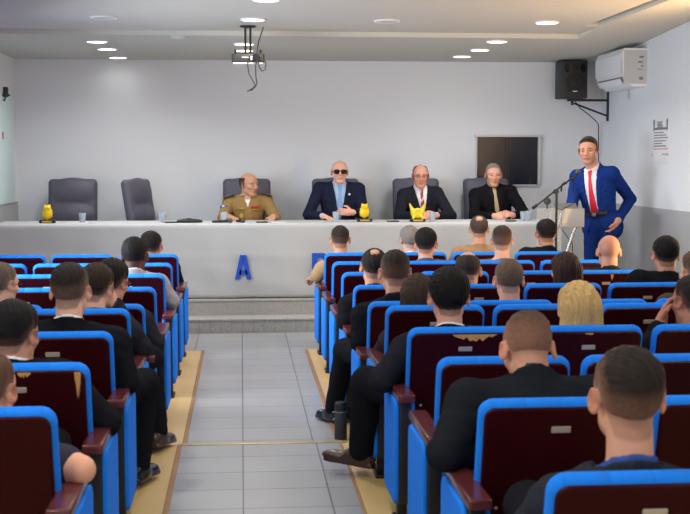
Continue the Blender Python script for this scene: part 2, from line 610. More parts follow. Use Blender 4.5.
def chip_mesh(kind):
    """splintered bare patch along the top edge of the back shell"""
    tilt = math.atan2(.13, .55)
    up = np.array([0, -math.sin(tilt), math.cos(tilt)])
    nb = np.array([0, -math.cos(tilt), -math.sin(tilt)])
    o = np.array([0, .012, SEAT_TOP]) - up * .020 + nb * .0125
    w0, w1, dep = kind
    N = 14
    r = random.Random(int(w0 * 1000) + 3)
    poly = [(w0, 0), (w1, 0)] + [(w1 + (w0 - w1) * (k + .5) / N, -dep * (.35 + .65 * r.random()) * math.sin(math.pi * (k + .7) / (N + .4)) ** .6) for k in range(N)]
    return MB().prism(list(reversed(poly)), o, (1, 0, 0), up, nb, .0015).mesh('chipped_patch')


SEATS = {}
CHIPS = {('R', 6, 0): [(-.06, .14, .035)], ('R', 6, 1): [(-.02, .02, .012)], ('L', 8, 0): [(-.0, .05, .03)], ('L', 7, 0): [(.0, .05, .025), (.205, .228, .12)], ('R', 2, 3): [(.03, .05, .05)], ('R', 4, 1): [(.18, .21, .02)]}
NR = {'R': [4, 4, 4, 4, 4, 3, 3, 2, 2, 1], 'L': [3, 3, 3, 2, 2, 2, 1, 1, 1, 0]}


def seat_x(side, k, r):
    out = (.02 if r < 9 else .008) if r >= 5 else .0
    if side == 'R':
        return XE_R + out + BW / 2 + PITCH * k
    return XE_L - out - BW / 2 - PITCH * k


proto = {}
for side in 'RL':
    sg = 1 if side == 'R' else -1
    for r in range(10):
        for k in range(NR[side][r]):
            z = DZ if r >= 5 else .006
            rowtxt = 'front row' if r == 0 else '%s row from the stage' % ORD[r]
            nth = 'on the aisle' if k == 0 else '%s from the aisle' % NTH[k]
            chip = CHIPS.get((side, r, k))
            look = 'chipped maroon' if chip else 'maroon'
            label = '%s and blue seat %s, %s, %s block' % (look, nth, rowtxt, 'right' if side == 'R' else 'left')
            last = (side == 'R' and k == 3) or (side == 'L' and r < 3 and k == 2)
            key = (side, last)
            if key not in proto:
                t = thing('auditorium_seat', label, 'seat', (0, 0, 0), 0, 'blue auditorium seats in rows')
                obj('back_cushion', SP['back_cushion'], M['blue'], t)
                s = obj('back_shell', SP['back_shell'], M['shell'], t)
                obj('number_plate', SP['number_plate'], M['plate'], s)
                obj('bolt', SP['bolt'], M['plate'], s)
                s2 = obj('seat_cushion', SP['seat_cushion'], M['blue'], t)
                obj('seat_pan', SP['seat_pan'], M['shell'], s2)
                add_arm(t, -sg * (BW / 2 + .022))
                if last:
                    add_arm(t, sg * (BW / 2 + .022))
                proto[key] = t
            else:
                t = copy_tree(proto[key])
            t['label'] = label
            t.location = (seat_x(side, k, r), ROWS_Y[r], z)
            SEATS[(side, r, k)] = t
for key, ch in CHIPS.items():
    t = SEATS.get(key)
    if t is None:
        continue
    sh = [c for c in t.children if c.name.startswith('back_shell')][0]
    for c in ch:
        obj('chipped_patch', chip_mesh(c), M['chip'], sh)


# ------------------------------------------------------------------ people: bodies and clothes from distance fields


def nrm(v):
    v = np.array(v, float)
    return v / (np.linalg.norm(v) + 1e-12)


def rot_xyz(pitch=0, yaw=0, roll=0):
    """columns x, y, z of a head frame that looks along +y; pitch > 0 nods down, yaw > 0 turns to the person's left, roll > 0 tips to the right"""
    return np.array(Matrix.Rotation(math.radians(yaw), 3, 'Z') @ Matrix.Rotation(math.radians(-pitch), 3, 'X') @ Matrix.Rotation(math.radians(roll), 3, 'Y'))


def axis(lo, hi, zones, h, hf):
    out = [lo]
    while out[-1] < hi:
        x = out[-1]
        fine = any(a - h <= x <= b for a, b in zones)
        out.append(x + (hf if fine else h))
    return np.array(out, np.float32)


class Vol:
    def __init__(s, lo, hi, h, zones=(), hf=None):
        hf = hf or h
        s.ax = [axis(lo[i], hi[i], [(z[0][i], z[1][i]) for z in zones], h, hf) for i in range(3)]
        s.F = np.full([len(a) for a in s.ax], .06, np.float32)

    def _sl(s, c, pad):
        sl = []
        for i in range(3):
            a = np.searchsorted(s.ax[i], c[0][i] - pad)
            b = np.searchsorted(s.ax[i], c[1][i] + pad)
            if b <= a:
                return None
            sl.append(slice(a, b))
        return tuple(sl)

    def _grid(s, sl):
        return s.ax[0][sl[0]][:, None, None], s.ax[1][sl[1]][None, :, None], s.ax[2][sl[2]][None, None, :]

    def put(s, p, k=.02, op='add', inf=0.0):
        t = p[0]
        if t == 'rc':
            a, b, r1, r2 = p[1:]
            r1, r2 = r1 + inf, r2 + inf
            rm = max(r1, r2)
            sl = s._sl((np.minimum(a, b) - rm, np.maximum(a, b) + rm), .05)
            if sl is None:
                return s
            X, Y, Z = s._grid(sl)
            d = b - a
            L2 = float(d @ d) + 1e-12
            tt = np.clip(((X - a[0]) * d[0] + (Y - a[1]) * d[1] + (Z - a[2]) * d[2]) / L2, 0, 1)
            D = np.sqrt((X - a[0] - tt * d[0]) ** 2 + (Y - a[1] - tt * d[1]) ** 2 + (Z - a[2] - tt * d[2]) ** 2) - (r1 + (r2 - r1) * tt)
        elif t == 'el':
            c, R, rad = p[1:]
            rad = np.array(rad) + inf
            ext = np.sqrt(((R * rad[None, :]) ** 2).sum(1))
            sl = s._sl((c - ext, c + ext), .05)
            if sl is None:
                return s
            X, Y, Z = s._grid(sl)
            q = [(X - c[0]) * R[0, i] + (Y - c[1]) * R[1, i] + (Z - c[2]) * R[2, i] for i in range(3)]
            k0 = np.sqrt(sum((q[i] / rad[i]) ** 2 for i in range(3)))
            k1 = np.sqrt(sum((q[i] / rad[i] ** 2) ** 2 for i in range(3))) + 1e-9
            D = k0 * (k0 - 1) / k1
        else:  # rounded box
            c, R, hs, rr = p[1:]
            hs = np.array(hs) + inf
            ext = np.abs(R) @ hs
            sl = s._sl((c - ext, c + ext), .05)
            if sl is None:
                return s
            X, Y, Z = s._grid(sl)
            q = [np.abs((X - c[0]) * R[0, i] + (Y - c[1]) * R[1, i] + (Z - c[2]) * R[2, i]) - hs[i] + rr for i in range(3)]
            D = np.sqrt(sum(np.maximum(v, 0) ** 2 for v in q)) + np.minimum(np.maximum(np.maximum(q[0], q[1]), q[2]), 0) - rr
        A = s.F[sl]
        if op == 'add':
            h = np.maximum(k - np.abs(A - D), 0) / k
            s.F[sl] = np.minimum(A, D) - h * h * k * .25
        else:
            h = np.maximum(k - np.abs(A + D), 0) / k
            s.F[sl] = np.maximum(A, -D) + h * h * k * .25
        return s

    def full(s):
        return s._grid((slice(None), slice(None), slice(None)))

    def local(s, c, R):
        X, Y, Z = s.full()
        return [(X - c[0]) * R[0, i] + (Y - c[1]) * R[1, i] + (Z - c[2]) * R[2, i] for i in range(3)]

    def mesh(s, name, color=None):
        v, f = surface(s.F, s.ax)
        return np_mesh(name, v, f, color)


def surface(F, ax):
    S = F < 0
    c = np.zeros([n - 1 for n in F.shape], np.uint8)
    for di in (0, 1):
        for dj in (0, 1):
            for dk in (0, 1):
                c += S[di:di + c.shape[0], dj:dj + c.shape[1], dk:dk + c.shape[2]]
    I = np.argwhere((c > 0) & (c < 8))
    idm = np.full(c.shape, -1, np.int32)
    idm[I[:, 0], I[:, 1], I[:, 2]] = np.arange(len(I))
    acc = np.zeros((len(I), 3), np.float64)
    cnt = np.zeros(len(I))
    corners = [(a, b, d) for a in (0, 1) for b in (0, 1) for d in (0, 1)]
    for a in corners:
        for axn in range(3):
            if a[axn]:
                continue
            b = list(a)
            b[axn] = 1
            fa = F[I[:, 0] + a[0], I[:, 1] + a[1], I[:, 2] + a[2]]
            fb = F[I[:, 0] + b[0], I[:, 1] + b[1], I[:, 2] + b[2]]
            m = (fa < 0) != (fb < 0)
            t = np.where(m, fa / np.where(m, fa - fb, 1), 0)
            for q in range(3):
                pa = ax[q][I[:, q] + a[q]]
                pb = ax[q][I[:, q] + b[q]]
                acc[:, q] += np.where(m, pa + (pb - pa) * t, 0)
            cnt += m
    v = acc / np.maximum(cnt, 1)[:, None]
    faces = []
    for axn in range(3):
        u, w = (axn + 1) % 3, (axn + 2) % 3
        lo = [slice(None)] * 3
        hi = [slice(None)] * 3
        lo[axn], hi[axn] = slice(0, -1), slice(1, None)
        A, B = S[tuple(lo)], S[tuple(hi)]
        for mask, flip in ((A & ~B, False), (B & ~A, True)):
            E = np.argwhere(mask)
            ok = (E[:, u] > 0) & (E[:, w] > 0) & (E[:, u] < F.shape[u] - 1) & (E[:, w] < F.shape[w] - 1)
            E = E[ok]
            if not len(E):
                continue
            q = []
            for du, dw in ((-1, -1), (0, -1), (0, 0), (-1, 0)):
                P = E.copy()
                P[:, u] += du
                P[:, w] += dw
                q.append(idm[P[:, 0], P[:, 1], P[:, 2]])
            q = np.stack(q, 1)
            faces.append(q[:, ::-1] if flip else q)
    f = np.concatenate(faces) if faces else np.zeros((0, 4), np.int32)
    return v, f


def np_mesh(name, v, f, color=None):
    me = bpy.data.meshes.new(name)
    me.vertices.add(len(v))
    me.vertices.foreach_set('co', v.astype(np.float32).ravel())
    me.loops.add(len(f) * 4)
    me.loops.foreach_set('vertex_index', f.astype(np.int32).ravel())
    me.polygons.add(len(f))
    me.polygons.foreach_set('loop_start', np.arange(0, len(f) * 4, 4, dtype=np.int32))
    me.polygons.foreach_set('use_smooth', np.ones(len(f), bool))
    me.update(calc_edges=True)
    if color is not None:
        at = me.attributes.new('Col', 'FLOAT_COLOR', 'POINT')
        cc = np.ones((len(v), 4), np.float32)
        cc[:, :3] = color(v)
        at.data.foreach_set('color', cc.ravel())
    return me


def ik(S, W, l1, l2, pole):
    d = W - S
    L = np.linalg.norm(d)
    s = max(1.0, L / (l1 + l2) * 1.005)
    l1, l2 = l1 * s, l2 * s
    a = (l1 * l1 - l2 * l2 + L * L) / (2 * L)
    h = math.sqrt(max(l1 * l1 - a * a, 0))
    u = d / L
    p = np.array(pole, float)
    p = nrm(p - u * (p @ u))
    return S + u * a + p * h


def hand_prims(W, d, n, side, curl=.6, s=1.0):
    """palm, four fingers and thumb; d: wrist to fingers, n: the way the palm faces, side +1 right hand, -1 left"""
    d = nrm(d)
    n = nrm(n - d * (np.array(n) @ d))
    lat = np.cross(d, n) * side        # towards the thumb
    out = [('el', W + d * .048 * s, np.stack([lat, d, n], 1), (.041 * s, .052 * s, .017 * s)), ('rc', W - d * .02, W + d * .03 * s, .026 * s, .024 * s)]
    fing = []
    for i, (o, L) in enumerate(((.029, .066), (.010, .075), (-.010, .070), (-.028, .054))):
        b = W + d * .088 * s + lat * o * s
        c1 = curl * (1 + .12 * i)
        d1 = nrm(d * math.cos(c1 * .7) + n * math.sin(c1 * .7))
        d2 = nrm(d * math.cos(c1 * 1.6) + n * math.sin(c1 * 1.6))
        m = b + d1 * L * .52 * s
        fing += [('rc', b - d * .01, m, .0098 * s, .009 * s), ('rc', m, m + d2 * L * .48 * s, .009 * s, .0075 * s)]
    tb = W + d * .03 * s + lat * .034 * s
    t1 = tb + nrm(d * .75 + lat * .6 + n * .25) * .042 * s
    t2 = t1 + nrm(d * .95 + lat * .1 + n * .35) * .03 * s
    fing += [('rc', tb, t1, .0125 * s, .0105 * s), ('rc', t1, t2, .0105 * s, .0085 * s)]
    return out, fing


def head_color(q, st):
    """colour of the skin by place on the head (head-local coordinates)"""
    x, y, z = q[:, 0], q[:, 1], q[:, 2]
    ax_ = np.abs(x)
    sk = np.array(lin(st['skin']))
    c = np.tile(sk, (len(q), 1))

    def mix(m, col):
        m = np.clip(m, 0, 1)[:, None]
        return c * (1 - m) + np.array(col)[None, :] * m

    hc = np.array(lin(st['hair']))
    redder = sk * np.array([1.05, .66, .60])
    c = mix((np.clip((ax_ - .073) / .006, 0, 1)) * (np.abs(z + .005) < .05) * .45, redder)          # ears
    c = mix(.35 * np.exp(-((x / .03) ** 2 + ((z + .02) / .02) ** 2)) * (y > .06), redder)
    if st.get('beard', 0):
        c = mix(st['beard'] * np.clip((-.045 - z) / .02, 0, 1) * np.clip((y + .01) / .02, 0, 1) * (z > -.13), hc * .5 + sk * .25)
    lips = np.exp(-((x / .024) ** 4 + ((z + .066) / .010) ** 4)) * (y > .07)
    c = mix(.75 * lips, sk * np.array([.82, .50, .50]))
    c = mix(.8 * np.exp(-((x / .024) ** 4 + ((z + .066) / .0025) ** 2)) * (y > .07), sk * .25)
    brow = np.exp(-(((ax_ - .032) / .019) ** 4 + ((z - .0235 - .15 * (.03 - ax_)) / .0055) ** 4)) * (y > .05)
    c = mix(.85 * brow, st.get('browcol', hc * .8 + sk * .1))
    d = np.sqrt(((ax_ - .032) / .013) ** 2 + ((z - .003) / .0052) ** 2)
    eye = (d < 1) * (y > .06)
    c = mix(.5 * np.clip(1.9 - d, 0, 1) * (y > .06), sk * .45)
    c = mix(eye * .8, (.34, .31, .29))
    iris = (np.sqrt((ax_ - .032) ** 2 + (z - .003) ** 2) < .0058) * (y > .06)
    c = mix(iris * .95, (.03, .02, .015))
    # closely shaved scalp under and below the hair
    t = hair_t(q, st)
    if st['style'] != 'bald':
        c = mix(np.clip((t + .0065) / .006, 0, 1) * st.get('fm', .55), hc)
    else:
        c = mix(.22 * np.clip((z - hair_line(q) ) / .03, 0, 1), hc)
    return c


def hair_line(q):
    x, y, z = q[..., 0], q[..., 1], q[..., 2]
    phi = np.degrees(np.arctan2(np.abs(x), y + .015))
    return np.interp(phi, [0, 25, 48, 64, 74, 84, 98, 116, 140, 180], [.083, .078, .062, .040, .012, -.014, .010, -.026, -.062, -.068])


def hair_t(q, st):
    """hair thickness at a point near the head; negative where there is none"""
    x, y, z = q[..., 0], q[..., 1], q[..., 2]
    line = hair_line(q) + st.get('hl', -.010)
    up = z - line
    sty = st['style']
    side, top = st.get('side', .006), st.get('top', .014)
    fade = st.get('fade', .05)
    tz = np.clip((z - .03) / .06, 0, 1)
    t = np.clip(up / fade, 0, 1) * (side + (top - side) * tz) - .0075 * np.clip(1 - up / .012, 0, 1)
    wob = .0022 * np.sin(x * 170 + z * 60) * np.sin(y * 140 + x * 50) + .0014 * np.sin(x * 310 + 2 * y * 130) * np.sin(z * 260)
    t = t + wob * np.clip(t / .006, 0, 1) * st.get('wob', 1.0)
    if sty == 'buzz':
        t = np.clip(up / .04, 0, 1) * .0035 - .0075 * np.clip(1 - up / .012, 0, 1)
    if sty == 'horseshoe':
        bald = np.clip((z - st.get('bz', .055) - .25 * np.clip(-y - .03, -.2, 1) * -1 * 0) / .02, 0, 1)
        frontal = np.clip((y - .0) / .03, 0, 1) * np.clip((z - .01) / .02, 0, 1)
        t = t - .02 * np.maximum(bald, frontal)
    if sty == 'thin':      # thin on the crown, a bare spot at the back of the top
        spot = np.exp(-((x / .035) ** 2 + ((y + .065) / .035) ** 2)) * (z > .05)
        t = t - .022 * spot
    if sty == 'bald':
        t = t * 0 - .02
    if sty == 'receding':
        t = t - .025 * np.clip((y - .0) / .04, 0, 1) * np.clip((z - .045) / .02, 0, 1) - .012 * np.clip((z - .10) / .012, 0, 1)
    return t


def head_prims(s=1.0):
    E = np.eye(3)
    A = lambda *p: np.array(p, float) * s
    base = [
        (('el', A(0, -.020, .032), E, A(.074, .094, .086)), .02),
        (('el', A(0, .030, .028), E, A(.066, .058, .066)), .03),
        (('el', A(0, .032, -.045), E, A(.057, .060, .068)), .03),
        (('el', A(0, .068, -.098), E, A(.026, .022, .019)), .02),
    ]
    for q in (-1, 1):
        base += [
            (('rc', A(q * .047, .004, -.058), A(q * .018, .066, -.100), .013 * s, .014 * s), .025),
            (('el', A(q * .043, .062, -.022), E, A(.021, .022, .019)), .02),
            (('rc', A(q * .012, .084, .024), A(q * .048, .070, .022), .009 * s, .009 * s), .012),
        ]
    face = []
    for q in (-1, 1):
        face += [(('el', A(q * .032, .098, .002), E, A(.017, .013, .010)), .012, 'sub'), (('el', A(q * .032, .0795, .003), E, A(.013, .012, .012)), .004, 'add')]
        face += [(('el', A(q * .013, .099, -.034), E, A(.009, .010, .008)), .008, 'add')]
        Re = RM([(math.cos(.55), -q * math.sin(.55), 0), (q * math.sin(.55), math.cos(.55), 0), (0, 0, 1)])
        face += [(('el', A(q * .082, -.012, -.004), Re, A(.009, .021, .033)), .006, 'add'), (('el', A(q * .091, -.007, .002), Re, A(.005, .011, .018)), .005, 'sub')]
    face += [
        (('rc', A(0, .088, .016), A(0, .110, -.028), .0085 * s, .0125 * s), .012, 'add'),
        (('el', A(0, .089, -.0605), E, A(.024, .010, .0065)), .007, 'add'), (('el', A(0, .088, -.072), E, A(.020, .011, .0070)), .007, 'add'),
    ]
    return base, face


def xf(p, c, R):
    if p[0] == 'rc':
        return ('rc', c + R @ p[1], c + R @ p[2], p[3], p[4])
    return ('el', c + R @ p[1], R @ p[2], p[3])


def person(label, loc, rz, st, zfloor=0.0):
    """st: the person's pose, build, hair and clothes, in local coordinates (origin on the floor below the hips' rear, facing +y)"""
    root = thing('person', label, 'person', loc, rz)
    if st.get('group'):
        root['group'] = st['group']
    E = np.eye(3)
    P = np.array(st['pelvis'], float)
    H = np.array(st['head'], float)
    hs = st.get('hs', 1.04)
    HR = rot_xyz(*st.get('hrot', (0, 0, 0)))
    N = H - HR @ np.array([0, .035, .0]) * hs * .8 - np.array([0, .01, st.get('nk', .155) * hs]) + np.array(st.get('noff', (0, 0, 0)), float)
    a = nrm(N - P)
    L = np.linalg.norm(N - P)
    tw = math.radians(st.get('twist', 0))
    x = np.array([math.cos(tw), math.sin(tw), 0])
    x = nrm(x - a * (x @ a))
    y = np.cross(a, x)
    TR = np.stack([x, y, a], 1)
    w = st.get('w', 1.0)
    Lz = L / .45
    standing = st.get('standing', False)
    torso = [
        (('el', P, TR, (.172 * w, .125 * w, .12)), .05),
        (('el', P + a * .36 * L, TR, (.150 * w, (.120 + st.get('belly', 0)) * w, .15 * Lz)), .06),
        (('el', P + a * .66 * L - y * .005, TR, (.170 * w, .122 * w, .165 * Lz)), .06),
    ]
    SJ, EL, WR = {}, {}, {}
    sw = st.get('sw', .178)
    for q, nm in ((1, 'r'), (-1, 'l')):
        SJ[q] = N - a * (.072 - st.get('shrug', 0)) + x * q * sw * w - y * .005
        torso.append((('rc', N - a * .040 + x * q * .035, SJ[q] + a * .008, .046, .055), .05))
        wr = np.array(st.get('wr_' + nm, (q * .10, P[1] + .30, P[2] + .13)), float)
        el = st.get('el_' + nm)
        el = np.array(el, float) if el is not None else ik(SJ[q], wr, .285, .255, st.get('pole_' + nm, (q * .7, -.3, -.8)))
        EL[q], WR[q] = el, wr
    arms = lambda i1, i2: [(('rc', SJ[q], EL[q], .056 + i1, .043 + i1), .03) for q in (1, -1)] + [(('rc', EL[q], WR[q], .042 + i2, .029 + i2), .02) for q in (1, -1)]
    # legs
    HJ, KN, AN = {}, {}, {}
    for q, nm in ((1, 'r'), (-1, 'l')):
        HJ[q] = P + x * q * .09 + np.array([0, .02, -.02])
        if standing:
            KN[q] = np.array(st.get('kn_' + nm, (q * .10, P[1] + .03, .50)), float)
            AN[q] = np.array(st.get('an_' + nm, (q * .11, P[1] - .02, .09)), float)
        else:
            KN[q] = np.array(st.get('kn_' + nm, (q * .12, P[1] + .42, P[2] + .07)), float)
            AN[q] = np.array(st.get('an_' + nm, (q * .11, P[1] + .40, .09)), float)
    legs = []
    for q in (1, -1):
        legs += [(('rc', HJ[q], KN[q], .085, .058), .04), (('rc', KN[q], AN[q], .057, .040), .03)]
    neck_r = st.get('neck', .057)
    nb = H + HR @ np.array([0, -.030, -.055]) * hs
    nd = nrm(nb - N)
    neck = (('rc', N - nd * .03, nb, neck_r + .004, neck_r), .03)
    base, face = head_prims(hs)
    hf = st.get('hf', .0045)
    h = st.get('h', .011)
    # ---- body: one continuous surface of head, neck, trunk, arms, hands and legs
    pts = np.array([P, N, H] + list(EL.values()) + list(WR.values()) + list(KN.values()) + list(AN.values()))
    lo, hi = pts.min(0) - .22, pts.max(0) + .24
    lo[2] = max(lo[2], -.02)
    zones = [(H - .125 * hs, H + .130 * hs)]
    hands, fings = [], []
    for q, nm in ((1, 'r'), (-1, 'l')):
        fd = nrm(WR[q] - EL[q])
        d = np.array(st.get('hd_' + nm, fd), float)
        n_ = np.array(st.get('hn_' + nm, (0, 0, -1)), float)
        hp, fp = hand_prims(WR[q] + fd * .01, d, n_, q, st.get('curl_' + nm, .6))
        hands += hp
        fings += fp
    if st.get('fine_hands'):
        hl = np.array([WR[1], WR[-1]])
        zones.append((hl.min(0) - .13, hl.max(0) + .13))
    V = Vol(lo, hi, h, zones, hf)
    for p, k in torso + arms(0, 0) + legs + [neck]:
        V.put(p, k)
    for q in (1, -1):
        V.put(('rc', AN[q], AN[q] + np.array([0, .12, -.045]), .035, .028), .03)
    for p, k in base:
        V.put(xf(p, H, HR), k * hs)
    for p, k, op in face:
        V.put(xf(p, H, HR), k * hs, op)
    for p in hands:
        V.put(p, .02)
    for p in fings:
        V.put(p, .004)
    sk = np.array(lin(st['skin']))

    def bodycol(v):
        q = (v - H) @ HR / hs
        c = np.tile(sk, (len(v), 1))
        near = (np.abs(q) < np.array([.11, .14, .15])).all(1) & (q[:, 2] > -.125)
        if near.any():
            c[near] = head_color(q[near], st)
        return c

    obj('body', V.mesh('body', bodycol), M['skin'], root)
    # ---- hair
    if st['style'] == 'long':
        hv = Vol(H - np.array([.17, .19, st.get('hlen', .30) + .05]), H + np.array([.17, .16, .17]), .006)
        for p, k in base[:2]:
            hv.put(xf(p, H, HR), k, inf=.016)
        ln = st.get('hlen', .30)
        for q in (-1, -.5, 0, .5, 1):
            b0 = H + HR @ np.array([q * .055, -.055 - .02 * (1 - abs(q)), .01])
            b1 = H + np.array([q * .085, -.075 - .015 * (1 - abs(q)), -ln + .03 * abs(q)])
            hv.put(('rc', b0, b1, .043, .034), .03)
        q3 = hv.local(H, HR)
        cut = np.minimum(q3[1] - .045 - .25 * np.abs(q3[2] - .09) * 0, .085 - q3[2])      # clears the face
        face_cut = np.maximum(-(q3[1] - .020), (q3[2] - .060))
        hv.F = np.maximum(hv.F, -face_cut)
        X, Y, Z = hv.full()
        hv.F += .0035 * np.sin(X * 190 + Y * 60 + Z * 8) * np.cos(Y * 150 + Z * 5)
        hc = np.array(lin(st['hair']))

        def lcol(v):
            f = .5 + .3 * np.sin(v[:, 0] * 420 + v[:, 1] * 260 + 2 * np.sin(v[:, 2] * 9)) + .2 * np.sin(v[:, 0] * 130 - v[:, 1] * 90 + 4)
            return hc[None, :] * (.78 + .40 * f)[:, None]
        obj('hair', hv.mesh('hair', lcol), M['hair'], root)
    elif st['style'] != 'bald':
        hv = Vol(H - .15 * hs, H + .16 * hs, st.get('hh', .0042))
        for p, k in base:
            hv.put(xf(p, H, HR), k * hs)
        q3 = np.stack(np.broadcast_arrays(*hv.local(H, HR)), -1) / hs
        t = hair_t(q3, st)
        hv.F = hv.F - t * hs
        hc = np.array(lin(st['hair']))

        def hcol(v):
            q = (v - H) @ HR / hs
            upn = np.clip((q[:, 2] - hair_line(q)) / (st.get('fade', .05) * 1.25), 0, 1)
            upn = np.maximum(upn, np.clip((q[:, 1] - .01) / .03, 0, 1))
            m = (st.get('fm', .55) + (1 - st.get('fm', .55)) * upn)[:, None]
            return hc[None, :] * m + sk[None, :] * (1 - m) * .75
        obj('hair', hv.mesh('hair', hcol), M['hair'], root)
    # ---- clothes
    hc_ = .009
    jk = st.get('jacket')
    sh = st['shirt']
    tn = lambda v: v.local(N, np.stack([x, np.cross(nd, x), nd], 1))     # neck frame: across, forward, up the neck
    hemz = st.get('hem', -.10)

    def clip_torso(v, lowz, up_back, up_slope, inner):
        u, f, w_ = tn(v)
        rad = np.sqrt(u * u + f * f)
        top = w_ - (up_back - up_slope * f) - 2.0 * np.maximum(rad - neck_r - .024, 0)
        tl = v.local(P, TR)
        v.F = np.maximum(np.maximum(v.F, top), lowz - tl[2])

    sl_end = st.get('sleeve', 1.0)
    # shirt
    sv_ = Vol(lo, hi, hc_ if not st.get('fine_hands') else .007)
    for p, k in torso:
        sv_.put(p, k, inf=.006)
    for q in (1, -1):
        if sl_end >= .99:
            sv_.put(('rc', SJ[q], EL[q], .060, .048), .03)
            sv_.put(('rc', EL[q], EL[q] + (WR[q] - EL[q]) * .97, .048, .036), .015)
        else:
            sv_.put(('rc', SJ[q], SJ[q] + (EL[q] - SJ[q]) * sl_end, .064, .062), .03)
    sv_.put(('rc', N - nd * .05, nb, neck_r + .013, neck_r + .010), .02)
    clip_torso(sv_, -.06, st.get('collar_up', .040), st.get('collar_slope', .42), 0)
    if st.get('open_collar'):
        u, f, w_ = tn(sv_)
        sv_.F = np.maximum(sv_.F, -np.maximum(np.abs(u) - .045 * np.clip((w_ + .10) / .12, 0, 1), .02 - f))
    X, Y, Z = sv_.full()
    sv_.F = sv_.F + .0018 * np.sin(X * 48 + Z * 66) * np.sin(Y * 55 - Z * 44)
    obj('shirt', sv_.mesh('shirt'), cloth(sh), root)
    if st.get('tie') is not None:
        tv = Vol(np.minimum(P, N) - .2, np.maximum(P, N) + .2, .005)
        for p, k in torso:
            tv.put(p, k, inf=.012)
        tv.put(('rc', N - nd * .05, nb, neck_r + .020, neck_r + .016), .02)
        u, f, w_ = tn(tv)
        tl = tv.local(P, TR)
        top = w_ - (.032 - .42 * f)
        hw = np.where(w_ > -.055, .019 + .10 * np.clip(w_ + .04, -.015, .03), .014 + .07 * np.clip(-w_ - .055, 0, .35))
        tv.F = np.maximum.reduce(np.broadcast_arrays(tv.F, np.abs(u) - hw, top, .02 - f, st.get('tie_low', .02) - tl[2]))
        obj('tie', tv.mesh('tie'), st['tie'], root)
    if jk is not None:
        jv = Vol(lo, hi, .009 if not st.get('fine_hands') else .007)
        for p, k in torso:
            jv.put(p, k, inf=.019)
        for q in (1, -1):
            jv.put(('rc', SJ[q] + a * .006, EL[q], .072, .058), .03)
            jv.put(('rc', EL[q], EL[q] + (WR[q] - EL[q]) * .90, .058, .044), .015)
        if standing:
            jv.put(('el', P - a * .05, TR, (.205 * w, .158 * w, .17)), .06)
        jv.put(('rc', N - nd * .06, nb, neck_r + .026, neck_r + .022), .03)
        clip_torso(jv, hemz, st.get('jcollar_up', .025), st.get('jcollar_slope', .46), 0)
        u, f, w_ = tn(jv)
        tl = jv.local(P, TR)
        # open front: a wedge from the neck down to the button
        t0 = st.get('button', .12)
        tN = (N - P) @ a
        vm = st.get('vmin', 0.0)
        hw = vm + (.078 - vm) * np.clip((tl[2] - t0) / (tN - t0), 0, 1.2) - .004
        skirt = np.clip((t0 - .03 - tl[2]) * .45, 0, 1) - .004
        hw = np.maximum(hw, skirt + vm) if st.get('cutaway') else hw
        lap = (np.abs(tl[0]) - hw)
        rim = np.clip((tl[2] - t0) / .05, 0, 1) * np.clip((tN - .04 - tl[2]) / .03, 0, 1)
        wl = .012 + .055 * np.clip((tl[2] - t0) / (tN - t0), 0, .75)
        jv.F = jv.F - np.where((lap > 0) & (lap < wl) & (tl[1] > 0), .006 * rim, 0)
        jv.F = np.maximum(jv.F, -np.maximum(np.abs(tl[0]) - hw, .01 - tl[1]))
        # folds where the sleeves bend
        X, Y, Z = jv.full()
        jv.F = jv.F + .0016 * np.sin(X * 45 + Z * 70) * np.sin(Y * 60 - Z * 40) + .0012 * np.sin(Z * 95 + Y * 80 + X * 30)
        obj('jacket', jv.mesh('jacket'), cloth(jk), root)
    # trousers
    tv = Vol(lo, hi, .011 if not standing else .008)
    tv.put(torso[0][0], .05, inf=.008)
    if standing:
        tv.put(('rc', P + a * .02, P + a * .12, .135 * w, .13 * w), .06)
    for q in (1, -1):
        lw = st.get('legw', 1.0)
        tv.put(('rc', HJ[q], KN[q], .094, .070 * lw), .04)
        tv.put(('rc', KN[q], AN[q] + (KN[q] - AN[q]) * .04, .069 * lw, .056 * lw), .03)
    tl = tv.local(P, TR)
    tv.F = np.maximum(tv.F, tl[2] - st.get('waist', .06))
    X, Y, Z = tv.full()
    tv.F = tv.F + .0018 * np.sin(Z * 60 + Y * 45) * np.sin(X * 70)
    obj('trousers', tv.mesh('trousers'), cloth(st.get('trousers', (28, 29, 34))), root)
    # shoes
    for q, nm in ((1, 'r'), (-1, 'l')):
        fd = np.array(st.get('fd_' + nm, (q * .15, 1, -.12)), float)
        A = AN[q]
        fdir = nrm(fd)
        side = nrm(np.cross(fdir, (0, 0, 1)))
        upv = np.cross(side, fdir)
        fr = np.stack([side, fdir, upv], 1)
        shv = Vol(A - .30, A + .30, .007)
        sole = A - upv * .062
        shv.put(('rc', sole - fdir * .045 + upv * .035, sole + fdir * .05 + upv * .035, .038, .040), .03)
        shv.put(('el', sole + fdir * .125 + upv * .020, fr, (.043, .085, .032)), .03)
        shv.put(('rc', A + upv * .005, A - upv * .03 + fdir * .02, .044, .046), .03)
        shv.put(('bx', sole + fdir * .055 + upv * .0, fr, (.040, .135, .013), .01), .012)
        lo_ = shv.local(sole, fr)
        shv.F = np.maximum(shv.F, -(lo_[2] + .008))
        shv.put(('rc', A + upv * .10, A + upv * .02, .036, .036), .004, 'sub')
        obj('shoe', shv.mesh('shoe'), M[st.get('shoe', 'shoe_black')], root)
    # spectacles
    gl = st.get('glasses')
